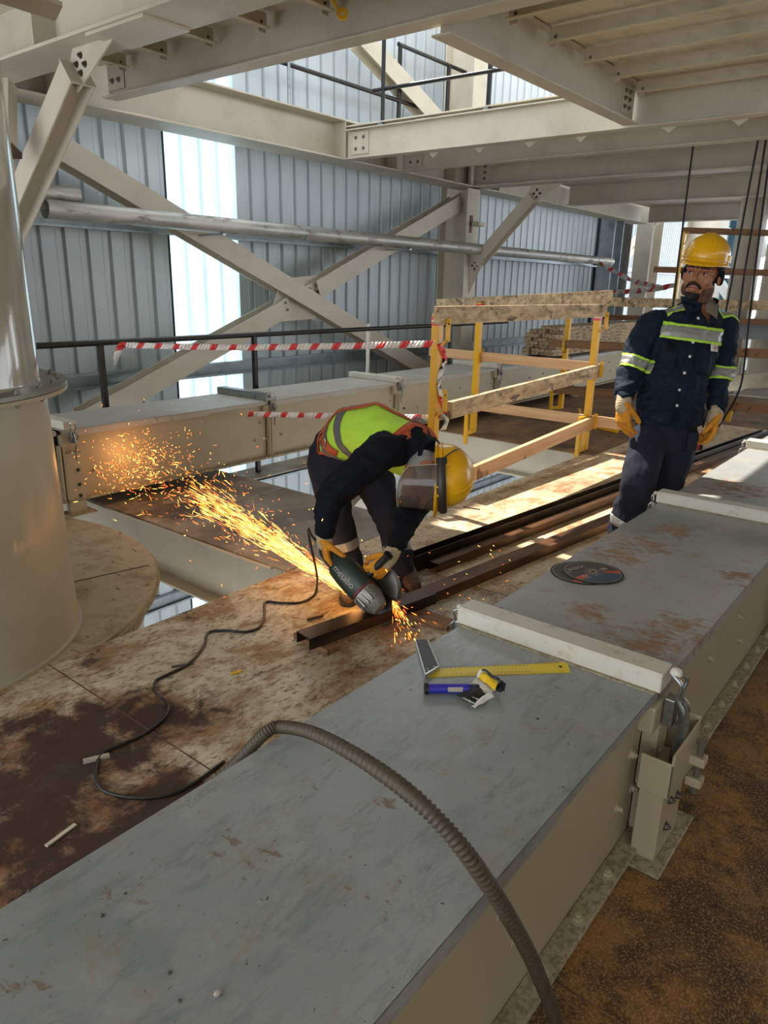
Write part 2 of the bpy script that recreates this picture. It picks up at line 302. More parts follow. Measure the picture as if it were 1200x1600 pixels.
def tag(o, label, cat, group=None, kind=None):
    o['label'] = label; o['category'] = cat
    if group: o['group'] = group
    if kind: o['kind'] = kind
    return o
_sh = {}
def stamp(key, name, maker, mt, parent, p, ax, s=1, hint=V((0, 0, 1)), smooth=True):
    """a small part with shared mesh data, local z along ax"""
    if key not in _sh:
        mb = MB(); maker(mb); me = bpy.data.meshes.new(name); me.from_pydata([tuple(x) for x in mb.v], [], mb.f); me.materials.append(MT[mt])
        bm = bmesh.new(); bm.from_mesh(me); bmesh.ops.recalc_face_normals(bm, faces=bm.faces); bm.to_mesh(me); bm.free()
        if smooth: me.polygons.foreach_set('use_smooth', [True]*len(me.polygons)); me.set_sharp_from_angle(angle=math.radians(35))
        _sh[key] = me
    o = bpy.data.objects.new(name, _sh[key]); C.objects.link(o)
    ax = V(ax).normalized(); a, b = frame(ax, hint)
    p = V(p); w0 = V(parent['_w']) if parent is not None else V((0, 0, 0))
    if parent is not None: o.parent = parent
    o.matrix_local = Matrix.Translation(p-w0) @ Matrix((a, b, ax)).transposed().to_4x4() @ Matrix.Scale(s, 4)
    o['_w'] = p
    return o
def mk_bolt(mb):
    r = .011; mb.lathe([(0, .0), (.016, 0), (.016, .0025), (0, .0025)], (0, 0, 0), n=14)
    prof = [(r*math.cos(PI/3*k), r*math.sin(PI/3*k)) for k in range(6)]
    mb.prism(prof, (0, 0, .0025), (1, 0, 0), (0, 1, 0), (0, 0, .009)); mb.tube([(0, 0, .01), (0, 0, .018)], .006, 8)
def bolt(parent, p, ax, s=1, m='bolt_metal'): return stamp('bolt'+m, 'bolt', mk_bolt, m, parent, p, ax, s)

def ibeam_prof(h, b, tw, tf):
    return [(-b/2, 0), (b/2, 0), (b/2, tf), (tw/2, tf), (tw/2, h-tf), (b/2, h-tf), (b/2, h), (-b/2, h), (-b/2, h-tf), (-tw/2, h-tf), (-tw/2, tf), (-b/2, tf)]
def ibeam(name, label, p, q, h, b, tw=.012, tf=.016, up=V((0, 0, 1)), m='beam_paint', cat='beam', group=None, parent=None):
    """p,q: middle of the lower face"""
    p, q = V(p), V(q); d = q-p; side = d.normalized().cross(up).normalized(); up2 = side.cross(d.normalized())
    mb = MB().prism(ibeam_prof(h, b, tw, tf), p, side, up2, d)
    o = mb.build(name, m, parent, bevel=.003 if parent is None else 0, org=None if parent is not None else p)
    if parent is None: tag(o, label, cat, group)
    return o
def plate(parent, c, a, b, ha, hb, t=.012, m='beam_paint', bolts=(), name='end_plate', both=False, bs=1):
    c = V(c); a = V(a).normalized(); b = V(b).normalized(); n = a.cross(b)
    o = MB().obox(c, a, b, n, ha, hb, t/2).build(name, m, parent, bevel=.002)
    for (i, j) in bolts:
        bolt(parent, c + a*(i*ha) + b*(j*hb) + n*(t/2), n, bs)
        if both: bolt(parent, c + a*(i*ha) + b*(j*hb) - n*(t/2), -n, bs)
    return o
def polyplate(parent, pts, n, t=.012, m='beam_paint', name='gusset_plate'):
    pts = [V(p) for p in pts]; n = V(n).normalized(); mb = MB(); k = len(pts)
    vs = [p - n*(t/2) for p in pts] + [p + n*(t/2) for p in pts]
    mb.add(vs, [tuple(range(k))[::-1], tuple(range(k, 2*k))] + [(i, (i+1) % k, k+(i+1) % k, k+i) for i in range(k)])
    return mb.build(name, m, parent, bevel=.002)
def catmull(pts, n=8):
    pts = [V(p) for p in pts]; P = [pts[0]*2-pts[1]] + pts + [pts[-1]*2-pts[-2]]; out = []
    for i in range(1, len(P)-2):
        for k in range(n):
            t = k/n; a, b, c, d = P[i-1], P[i], P[i+1], P[i+2]
            out.append(.5*((2*b) + (c-a)*t + (2*a-5*b+4*c-d)*t*t + (3*b-a-3*c+d)*t**3))
    out.append(pts[-1]); return out
def text_mesh(txt, size, ext=.0004):
    cu = bpy.data.curves.new('letters', 'FONT'); cu.body = txt; cu.size = size; cu.extrude = ext; cu.align_x = 'CENTER'; cu.align_y = 'CENTER'
    ob = bpy.data.objects.new('letters', cu); C.objects.link(ob)
    dg = bpy.context.evaluated_depsgraph_get(); me = bpy.data.meshes.new_from_object(ob.evaluated_get(dg))
    bpy.data.objects.remove(ob); return me
def lettering(txt, size, mt, parent, p, xdir, up, name='lettering', ext=.0004):
    me = text_mesh(txt, size, ext); me.materials.clear(); me.materials.append(MT[mt])
    o = bpy.data.objects.new(name, me); C.objects.link(o); o.parent = parent; w0 = V(parent['_w'])
    x = V(xdir).normalized(); z = x.cross(V(up)).normalized(); y = z.cross(x)
    o.matrix_local = Matrix.Translation(V(p)-w0) @ Matrix((x, y, z)).transposed().to_4x4(); o['_w'] = V(p); return o
# ================================================================ the setting
WALL_Y = 7.3
def corr(name, x0, x1, z0, z1, y, mt, n, label=None, sgn=-1, axis=0, pitch=.25, kind='structure'):
    """trapezoidal sheet; ribs of real depth"""
    mb = MB(); prof = []; x = x0; d = .035
    while x < x1 - 1e-6:
        for fx, fy in ((0, 0), (.14, 0), (.145, .004), (.152, .004), (.157, 0), (.19, 0), (.205, d), (.235, d)):
            if x+fx < x1: prof.append((x+fx, y + sgn*(0 if fy == d else d) if False else y + sgn*(d-fy if fy != .004 else d+.004)))
        x += pitch
    prof.append((x1, y+sgn*d))
    vs = []
    for a, b in prof:
        for zz in (z0, z1): vs.append((a, b, zz) if axis == 0 else (b, a, zz))
    mb.add(vs, [(2*i, 2*i+2, 2*i+3, 2*i+1) for i in range(len(prof)-1)])
    o = mb.build(name, mt, solid=.0012); o['kind'] = kind; return o
SKY = [(5.22, 6.2), (13.2, 14.0)]
corr('wall_back', -2, 5.22, -6, 5.6, WALL_Y, 'cladding', 0)
corr('wall_back', 6.2, 17.0, -6, 5.6, WALL_Y, 'cladding', 0)
corr('window_1', 5.2, 6.23, -6, 5.6, WALL_Y+.004, 'skylight_sheet', 0)
# girts carrying the sheets
for i, (zz, lb) in enumerate(((.42, 'low horizontal galvanised wall girt behind the back conveyor'), (3.45, 'upper galvanised wall girt seen above the edge beam'), (-1.05, 'galvanised wall girt below floor level, upper of the two'), (-2.35, 'galvanised wall girt below floor level, lower of the two'), (2.0, 'galvanised wall girt running behind the long grey pipe'))):
    mb = MB(); h = .16; y = WALL_Y-.045
    mb.prism([(0, 0), (-.07, 0), (-.07, .025), (-.066, .025), (-.066, .004), (-.004, .004), (-.004, h-.004), (-.066, h-.004), (-.066, h-.025), (-.07, h-.025), (-.07, h), (0, h)], (-2, y, zz), V((0, 1, 0)), V((0, 0, 1)), V((19, 0, 0)))
    tag(mb.build('wall_girt', 'girt_metal', org=(-2, y, zz)), lb, 'girt')
# floor: steel deck plates on beams
FT = -.012
def slab(x0, x1, y0, y1, m, zt=0):
    o = MB().box(x0, x1, y0, y1, zt+FT, zt).build('floor', m); o['kind'] = 'structure'; return o
g = .0009
for (a, b, c, d, m) in ((-2.2, -.55, 1.4, 2.76, 'floor_near'), (-.55, 1.25, 1.4, 2.76, 'floor_near'), (1.25, 3.15, 1.4, 2.76, 'floor_near'), (3.15, 4.25, 1.4, 2.76, 'floor_mid'), (4.25, 6.64, 1.4, 2.80, 'floor_mid'),
                        (-2.2, 1.1, .8, 1.4, 'floor_near'), (1.1, 3.15, .8, 1.4, 'floor_near'), (3.15, 6.64, .8, 1.4, 'floor_mid'),
                        (-2.2, 1.28, -1.5, .8, 'floor_right'), (1.28, 2.62, -1.5, .8, 'floor_right'), (2.62, 6.64, -1.5, .8, 'floor_right'),
                        (6.64, 9.4, -1.5, 2.7, 'floor_mid'), (6.64, 9.4, 2.7, 6.9, 'floor_brown'), (9.4, 12.2, 3.2, 6.9, 'floor_brown'), (12.2, 16.5, 3.2, 6.9, 'floor_brown')):
    slab(a+g, b-g, c if c == .8 else c+g, d if d == .8 else d-g, m)
slab(2.63, 3.82, 2.765, 4.0, 'floor_strip'); slab(2.63, 3.82, 4.005, 7.0, 'floor_strip')
for k_, (a_, b_, c_, d_) in enumerate(((1.2475, 1.2525, 1.4, 2.76), (3.148, 3.152, 1.4, 2.76), (1.2775, 1.2825, -1.5, .8), (2.6175, 2.6225, -1.5, .8), (-.552, -.548, 1.4, 2.76))):
    o = MB().box(a_, b_, c_, d_, -.001, .0012).build('trim_%d' % (k_+1), 'boot_brown'); o['kind'] = 'structure'
# dark tar lines of the welded seams are gaps; beams carrying the deck
ibeam('floor_beam', 'cream floor beam at the left edge of the narrow deck, over the open hole', (2.72, 2.9, -.412), (2.72, 6.7, -.412), .4, .2)
ibeam('floor_beam', 'cream floor beam hidden under the right edge of the narrow deck', (3.73, 2.9, -.412), (3.73, 6.7, -.412), .4, .16)
ibeam('floor_beam', 'white floor beam with its side lit, under the brown deck behind the guard rail', (6.76, 2.85, -.36), (6.76, 6.9, -.36), .345, .2)
ibeam('floor_beam', 'cream beam carrying the edge of the walkway along the openings', (-2.2, 2.68, -.37), (9.3, 2.68, -.37), .355, .16)
ibeam('floor_beam', 'cream beam in line with the columns at floor level', (-1.5, 6.8, -.44), (16, 6.8, -.44), .42, .2)
ibeam('floor_beam', 'white floor beam under the far end of the brown deck', (9.35, -1.2, -.3), (9.35, 3.1, -.3), .285, .16)
# lower level, seen through the openings
o = MB().box(-12, 45, -15, 7.25, -6.1, -6).build('floor', 'concrete'); o['kind'] = 'structure'

# ---------------------------------------------------------------- unseen wall added to dim the foreground; deck continued around the camera
for (a_, b_, c_, d_, nm) in ((-6, 9, -3.6, -3.5, 'wall_shade'),):
    o = MB().box(a_, b_, c_, d_, -.4, 2.7).build(nm, 'deck_underside'); o['kind'] = 'structure'
slab(-6, -2.2, -3.5, 2.76, 'floor_right'); slab(-2.2, 9.4, -3.5, -1.5, 'floor_right')
# ---------------------------------------------------------------- columns
COLX = (3.05, 10.3)
for x, lb in ((3.05, 'cream steel column behind the round tank, left of the wall bracing'), (10.3, 'cream steel column at the middle of the long wall, with a rusty stub')):
    t = thing('steel_column', lb, 'column', (x, 6.8, -6), group='columns of the long wall')
    mb = MB().prism(ibeam_prof(.52, .34, .014, .02), (x-.0, 6.8-.26, -6), V((1, 0, 0)), V((0, 1, 0)), V((0, 0, 14)))
    mb.build('shaft', 'beam_paint', t, bevel=.003)
    if x > 5:
        r = ony(738, 350, 6.53); MB().box(r.x-.02, r.x+.17, 6.4, 6.53, r.z-.03, r.z+.03).build('stub_bracket', 'beam_paint', t)
        MB().box(r.x-.06, r.x+.0, 6.525, 6.54, r.z-.13, r.z+.12).build('rust_mark', 'rust_steel', t)
t = thing('steel_column', 'dark grey steel column beside the black doorway at the end of the long wall', 'column', (16.4, 6.8, -6))
MB().prism(ibeam_prof(.5, .32, .014, .02), (16.4-.25, 6.8, -6), V((0, 1, 0)), V((1, 0, 0)), V((0, 0, 9.1))).build('shaft', 'girt_metal', t, bevel=.003)
t = thing('steel_column', 'pale steel column right of the black doorway, standing in the light', 'column', (18.9, 6.9, -6))
MB().prism(ibeam_prof(.7, .4, .014, .02), (18.6, 6.9, -6), V((0, 1, 0)), V((1, 0, 0)), V((0, 0, 9.6))).build('shaft', 'beam_paint', t, bevel=.003)
o = MB().box(16.65, 18.6, 7.2, 7.25, -6, 4.2).build('doorway_dark_1', 'dark_void'); o['kind'] = 'structure'  # dark sheet standing in for the shade inside the opening

# ---------------------------------------------------------------- wall bracing
def brace(name, label, p, q, h=.2, b=.2, parent=None, trim=0):
    d = (V(q)-V(p)).normalized(); n = V((0, -1, 0)); side = d.cross(n).normalized()
    mb = MB().prism(ibeam_prof(h, b, .01, .014), V(p)+V((0, h/2, 0)), side, n, V(q)-V(p))
    o = mb.build(name, 'beam_paint', parent, bevel=.002, org=None if parent is not None else p)
    if parent is None: tag(o, label, 'brace')
    return o
B1a, B1b = ony(60, 215, 6.8), ony(680, 590, 6.8)
b1 = brace('diagonal_brace', 'long cream diagonal brace falling from upper left to lower right', B1a, B1b, .2, .22)
XC = ony(462, 468, 6.8); dd = (B1b-B1a).normalized(); nn = V((0, -1, 0)); sd_ = dd.cross(nn).normalized()
gus = polyplate(b1, [ony(x, y, 6.8) for x, y in ((440, 435), (497, 430), (508, 462), (492, 498), (440, 503), (426, 480))], nn, .014)
pa, pb = ony(130, 655, 6.8), ony(712, 318, 6.8)
d2 = (pb-pa).normalized(); n2 = d2.cross(nn).normalized()
b2 = brace('diagonal_brace', 'lower half of the rising cream brace, from the conveyor to the bracing plate', pa, XC - d2*.30, .2, .22)
b3 = brace('diagonal_brace', 'upper half of the rising cream brace, from the bracing plate to the column', XC + d2*.34, pb, .2, .22)
for bb, base, s_ in ((b2, XC - d2*.30, -1), (b3, XC + d2*.34, 1)):
    pl = MB().obox(base - V((0, .03, 0)) + d2*(s_*.02), d2, n2, nn, .17, .1, .008).build('splice_plate', 'beam_paint', bb, bevel=.002)
    for i in (-.09, .02):
        for j in (-.045, .045): bolt(bb, base - V((0, .04, 0)) + d2*(i*s_) + n2*j, nn, 1.3)
e1 = MB().obox(pb + V((0, -.03, 0)) - d2*.05, d2, n2, nn, .2, .12, .008).build('splice_plate', 'beam_paint', b3, bevel=.002)
for i in (-.05, .07):
    for j in (-.05, .05): bolt(b3, pb - V((0, .04, 0)) + d2*i + n2*j, nn, 1.4)
brace('diagonal_brace', 'upper storey diagonal brace seen through the roof opening', ony(560, 60, 6.8), ony(712, 225, 6.8), .2, .24)
brace('diagonal_brace', 'diagonal brace below floor level, seen through the hole behind the grinder operator', (5.2, 6.8, -2.9), (9.9, 6.8, -.7), .2, .22)
brace('diagonal_brace', 'diagonal brace below floor level, falling towards the right column', (4.4, 6.45, -.8), (8.6, 6.45, -4.2), .2, .22)

# ---------------------------------------------------------------- overhead steel
ZB = 2.95
mainb = ibeam('edge_beam', 'cream edge beam running along the long wall below the roof opening', (-1.2, 6.62, ZB), (17.5, 6.62, ZB), .44, .42, .014, .02)
for x in (3.6, 7.2, 8.2, 9.6, 10.85): MB().box(x-.006, x+.006, 6.42, 6.61, ZB+.02, ZB+.42).build('stiffener', 'beam_paint', mainb)
fb = ibeam('cross_beam', 'widest cream beam overhead at the upper left, over the camera', (2.95, -3.5, ZB), (2.95, 6.42, ZB), .5, .36, .016, .022)
MB().obox((2.95, 4.3, ZB-.006), V((1, 0, 0)), V((0, 1, 0)), V((0, 0, 1)), .16, .3, .012).build('splice_plate', 'beam_paint', fb, bevel=.002)
for y in (5.2, 3.2, 1.6): MB().box(2.78, 3.12, y-.006, y+.006, ZB+.02, ZB+.48).build('stiffener', 'beam_paint', fb)
ZC = 3.02
b2b = ibeam('cross_beam', 'second overhead cross beam from the left, with joist ends bolted to it', (4.04, -3.5, ZC), (4.04, 6.36, ZC), .36, .15, .01, .014)
plate(b2b, (4.032, 6.22, ZC+.2), (0, 1, 0), (0, 0, 1), .12, .14, bolts=[(-.4, -.5), (.4, -.5), (-.4, .5), (.4, .5)])
plate(b2b, (4.028, 6.22, ZC+.2), (0, -1, 0), (0, 0, 1), .12, .14, bolts=[(-.4, -.5), (.4, -.5), (-.4, .5), (.4, .5)], bs=1.4)
b3b = ibeam('cross_beam', 'bright white cross beam at the far side of the roof opening', (7.22, -3.5, ZB), (7.22, 6.40, ZB), .32, .14, .01, .013)
plate(b3b, (7.205, 6.2, ZB+.17), (0, -1, 0), (0, 0, 1), .13, .12, bolts=[(-.45, -.5), (.45, -.5), (-.45, .5), (.45, .5)], bs=1.3)
b4b = ibeam('cross_beam', 'cross beam next beyond the bright white one, with small triangular stiffeners', (8.3, -3.5, ZB), (8.3, 6.40, ZB), .32, .14, .01, .013)
plate(b4b, (8.285, 6.2, ZB+.16), (0, -1, 0), (0, 0, 1), .13, .12, bolts=[(-.45, -.5), (.45, -.5), (-.45, .5), (.45, .5)], bs=1.3)
b5b = ibeam('cross_beam', 'deep cross beam that meets the middle column', (10.2, -3.5, ZB), (10.2, 6.5, ZB), .50, .3, .014, .02)
plate(b5b, (10.19, 6.3, ZB+.24), (0, -1, 0), (0, 0, 1), .12, .17, bolts=[(0, -.7), (0, -.2), (0, .3), (0, .75)], bs=1.5)
for x, lb in ((13.3, 'overhead cross beam between the middle column and the black doorway'), (17.4, 'overhead cross beam over the black doorway')):
    ibeam('cross_beam', lb, (x, -3.5, ZB+.02), (x, 6.4, ZB+.02), .34, .2)
for y in (5.2, 4.6, 4.0, 3.45, 2.6, 2.0, 1.3): polyplate(b3b, [(7.3, y-.07, ZB-.0), (7.3, y+.07, ZB-.0), (7.3, y, ZB-.05)], (1, 0, 0), .01, name='triangle_stiffener')
drb = ibeam('edge_beam', 'cream beam at the near side of the roof opening, joists bolted to it', (4.1, 2.90, ZB+.02), (7.16, 2.90, ZB+.02), .33, .14, .01, .013)
plate(drb, (6.98, 2.892, ZB+.19), (1, 0, 0), (0, 0, 1), .11, .11, bolts=[(-.5, -.5), (.4, -.5), (-.5, .1), (.4, .1), (-.5, .65), (.4, .65)], bs=1.3)
# joists: flat-bottomed angle joists under the deck
def joist(p, q, label, group):
    d = (V(q)-V(p)).normalized(); s_ = d.cross(V((0, 0, 1)))
    mb = MB().prism([(0, 0), (.05, 0), (.05, .008), (.008, .008), (.008, .1), (0, .1)], p, s_, V((0, 0, 1)), V(q)-V(p))
    o = mb.build('deck_joist', 'deck_joist', bevel=.001, org=p); tag(o, label, 'joist', group)
    for e, sg in ((V(p), 1), (V(q), -1)):
        polyplate(o, [e + s_*-.008 + V((0, 0, .1)) - d*(sg*.0), e + s_*-.008 + V((0, 0, -.02)), e + s_*-.008 + d*(sg*.06) + V((0, 0, -.02)), e + s_*-.008 + d*(sg*.1) + V((0, 0, .1))], s_, .008, name='cleat')
        bolt(o, e + d*(sg*.05) + s_*-.012 + V((0, 0, .035)), -s_, 1.0); bolt(o, e + d*(sg*.05) + s_*.01 + V((0, 0, .035)), s_, .8)
    return o
ZJ = 3.19
for i, x in enumerate((4.75, 5.32, 5.91, 6.46, 7.02)): joist((x, 2.82, ZJ), (x, -1.2, ZJ), 'thin deck joist over the near deck, %s of the row beyond the second cross beam' % ['leftmost', 'second', 'middle', 'fourth', 'rightmost'][i], 'joists under the near deck')
for i, y in enumerate((5.96, 5.40, 4.84, 4.27, 3.68, 3.1, 2.5, 1.9)): joist((3.13, y, ZJ), (3.96, y, ZJ), 'short deck joist between the two left cross beams, %s from the wall' % ['first', 'second', 'third', 'fourth', 'fifth', 'sixth', 'seventh', 'eighth'][i], 'short joists between the left beams')
for i, y in enumerate((6.0, 4.6, 3.2, 1.8, .4)): joist((8.38, y, ZJ), (10.04, y, ZJ), 'deck joist between the two far cross beams, %s from the wall' % ['first', 'second', 'third', 'fourth', 'fifth'][i], 'joists between the far beams')
def ceil(x0, x1, y0, y1, z=3.31):
    o = MB().box(x0, x1, y0, y1, z, z+.012).build('ceiling', 'deck_underside'); o['kind'] = 'structure'
ceil(-6, 4.08, -5, 6.55); ceil(4.085, 7.2, -5, 2.93); ceil(7.205, 10.2, -5, 2.0); ceil(7.205, 10.2, 2.005, 6.5); ceil(10.205, 19, -5, 1.2); ceil(10.205, 19, 1.205, 6.5)
o = MB().box(19.5, 50, -10, 12.2, 7.4, 7.45).build('ceiling', 'cladding'); o['kind'] = 'structure'  # out-of-view roof added over the far bay to dim its wall
o = MB().box(-6, 20, -5, 5.3, 6.2, 6.22).build('ceiling', 'cladding'); o['kind'] = 'structure'  # upper roof added to darken the upper storey, strip left open for sun
# lifting eye in the beam
t = thing('lifting_eye', 'yellow lifting eye bolted under the deck beside the second cross beam', 'lifting eye', (4.02, 2.4, 3.0))
c = dp(535, 22, 4.35); mb = MB(); a_, b_ = RT, UP
mb.lathe([(.035, -.008), (.014, -.008), (.014, .008), (.035, .008)], c, ax=FW, n=20, closed_prof=True); mb.bar(c + UP*.02 - RT*.02, c + UP*.09 - RT*.06, .04, .012); mb.build('eye_plate', 'yellow_paint', t, smooth=True)
# knee braces
def knee(x, top, bot, label):
    """brace in the plane x = const, from beam down to column"""
    top, bot = V(top), V(bot); d = (bot-top).normalized(); side = V((1, 0, 0)); n = d.cross(side).normalized()
    t = thing('knee_brace', label, 'brace', tuple(top), group='knee braces at the columns')
    L = (bot-top).length; a, b = top + d*.24, bot - d*.2
    mb = MB().prism(ibeam_prof(.17, .17, .01, .013), a - side*.085, n, side, b-a); mb.build('strut', 'beam_paint', t, bevel=.002)
    for e, sg in ((a, 1), (b, -1)): MB().obox(e, n, side, d, .09, .09, .006).build('end_plate', 'beam_paint', t, bevel=.001)
    polyplate(t, [top + V((0, -.28, 0)), top + V((0, .22, 0)), a + n*.07*(-1) + d*.08, a + n*.07 + d*.08], side, .014)
    polyplate(t, [bot + V((0, .0, .26)), bot + V((0, 0, -.34)), b - d*.08 + n*.07, b - d*.08 - n*.07], side, .014)
    for e, sg in ((a, -1), (b, 1)):
        for i in (.02, .09):
            for j in (-.035, .035):
                bolt(t, e + d*(sg*i+sg*.02) + n*j - side*.007, -side, 1.3, 'bolt_dark'); 
    return t
knee(2.92, (2.92, 4.75, ZB), (2.92, 6.54, 1.55), 'cream knee brace hanging from the wide beam in front of the left column')
knee(10.3, (10.3, 5.35, ZB), (10.3, 6.54, 1.75), 'cream knee brace between the deep beam and the middle column')
t = thing('knee_brace', 'far cream knee brace in front of the bright far wall, right of the doorway', 'brace', (18.0, 5, 3))
pA, pB = onx(1070, 300, 18.9), onx(985, 385, 18.9)
MB().bar(pA, pB, .17, .17).build('strut', 'beam_paint', t); polyplate(t, [pB + V((0, .3, .1)), pB + V((0, .3, -.75)), pB + V((0, -.3, .1))], (1, 0, 0)); polyplate(t, [pA + V((0, .35, .15)), pA + V((0, -.45, .15)), pA + V((0, .05, -.25))], (1, 0, 0))
# stub at the upper-left corner: plate of the neighbouring beam
t = thing('beam_stub', 'dirty cream beam end with a dark flange edge at the top left corner', 'beam', (1.9, 3.4, 2.9))
p0, p1 = dp(-40, -25, 3.0), dp(92, 18, 3.2)
MB().bar(p0, p1, .12, .02, UP).build('flange', 'beam_paint', t); 
t = thing('hanging_bracket', 'rusty cream bracket box at the left frame edge beside the knee brace', 'bracket', tuple(dp(10, 190, 4.6)))
MB().obox(dp(4, 180, 4.9), RT, UP, FW, .07, .22, .06).build('box_body', 'beam_paint', t, bevel=.004); MB().obox(dp(6, 236, 4.9), RT, UP, FW, .09, .02, .07).build('bottom_plate', 'rust_steel', t)

# ---------------------------------------------------------------- guard rails of the upper deck
t = thing('guard_rail', 'black tube guard rail on the upper storey along the long wall', 'railing', (6.6, 6.8, 3.42))
MB().tube([(6.4, 6.8, 3.9), (10.3, 6.8, 3.9)], .026).build('rail', 'black_steel', t, smooth=True); MB().tube([(8.66, 6.8, 4.56), (10.3, 6.8, 4.56)], .026).build('rail', 'black_steel', t, smooth=True)
for x, z1 in ((8.7, 4.56), (9.85, 4.56)): MB().tube([(x, 6.8, 3.45), (x, 6.8, z1)], .03).build('post', 'black_steel', t, smooth=True)
MB().tube([(6.62, 6.78, 3.4), (6.62, 6.78, 3.95)], .02).build('post', 'galv', t, smooth=True)
t = thing('guard_rail', 'dark tube guard rail standing on the bright white cross beam', 'railing', (7.22, 5, 3.27))
MB().tube([(7.25, 6.05, 3.655), (7.25, 4.3, 3.64)], .022).build('rail', 'black_steel', t, smooth=True)
MB().tube([(7.25, 5.9, 3.27), (7.25, 5.9, 4.3)], .024).build('post', 'black_steel', t, smooth=True)
MB().box(7.235, 7.265, 4.47, 4.51, 3.27, 3.72).build('post', 'black_steel', t)
for y in (5.9, 4.49): MB().box(7.2, 7.3, y-.03, y+.03, 3.27, 3.31).build('clamp', 'galv', t)
# handrail behind the back conveyor
t = thing('guard_rail', 'long black handrail with square posts behind the back conveyor', 'railing', (3, 5.42, 0))
MB().tube([(2.4, 5.42, 1.05), (9.6, 5.42, 1.05)], .024).build('rail', 'black_steel', t, smooth=True)
for x in (3.18, 4.78, 8.15): MB().box(x-.02, x+.02, 5.40, 5.44, -.3, 1.04).build('post', 'black_steel', t)
MB().box(6.55, 6.60, 5.5, 5.51, .55, 1.1).build('hanging_strip', 'tape_white', t)
slab(-1, 9.4, 5.25, 5.6, 'floor_strip', -.3)
# pipe
t = thing('long_pipe', 'long galvanised pipe running level across the bracing', 'pipe', (3.1, 6.35, 2.06))
P0, P1 = ony(70, 326, 6.35), ony(955, 409, 6.35)
mb = MB().tube([P0, P1], .078, 24, cap=False).tube([P0, P1], .07, 24, cap=False); mb.build('pipe_tube', 'pipe_metal', t, smooth=True)
ds = (P1-P0).normalized()
for q in (0.25, .52): MB().tube([P0 + ds*((P1-P0).length*q), P0 + ds*((P1-P0).length*q+.03)], .081, 24).build('coupling', 'girt_metal', t, smooth=True)
t2 = thing('pipe_stub', 'short dirty pipe piece above the left end of the long pipe', 'pipe', tuple(P0))
q0 = ony(60, 300, 6.45); MB().tube([q0 - V((.2, 0, 0)), q0 + V((.35, 0, 0))], .075, 20).build('tube', 'pipe_metal', t2, smooth=True)
for x in (5.2, 8.4): MB().box(x-.02, x+.02, 6.3, 6.76, 1.98, 2.0).build('hanger', 'girt_metal', t)

# ---------------------------------------------------------------- conveyors
def latch(parent, p, out, s=1):
    """toggle latch: two wire loops, base and curved lever hanging down; out = outward dir"""
    out = V(out); al = V((1, 0, 0)); dz = V((0, 0, 1)); p = V(p)
    t = MB().obox(p + out*.012 - dz*.05*s, al, out, dz, .018*s, .012*s, .035*s).build('latch_base', 'galv', parent, bevel=.003)
    lev = catmull([p + out*.03*s - dz*.02*s, p + out*.045*s - dz*.08*s, p + out*.035*s - dz*.14*s, p + out*.03*s - dz*.2*s], 5)
    MB().tube(lev, [.014*s*(1-.55*i/len(lev)) for i in range(len(lev))], 8, flat=.45, hint=al).build('latch_lever', 'galv', parent, smooth=True)
    for k in (-1, 1):
        MB().tube(catmull([p + out*.0 + dz*.045*s + al*(k*.006*s), p + out*.03*s + dz*.03*s + al*(k*.02*s), p + out*.026*s - dz*.01*s + al*(k*.014*s), p + out*.045*s - dz*.04*s + al*(k*.02*s), p + out*.03*s - dz*.075*s + al*(k*.008*s)], 6), .0045*s, 8).build('latch_loop', 'galv', parent, smooth=True)
    stamp('knob', 'latch_knob', lambda mb: mb.sphere((0, 0, 0), .014), 'strip_paint', parent, p + out*.012 + dz*.045*s, out, s)
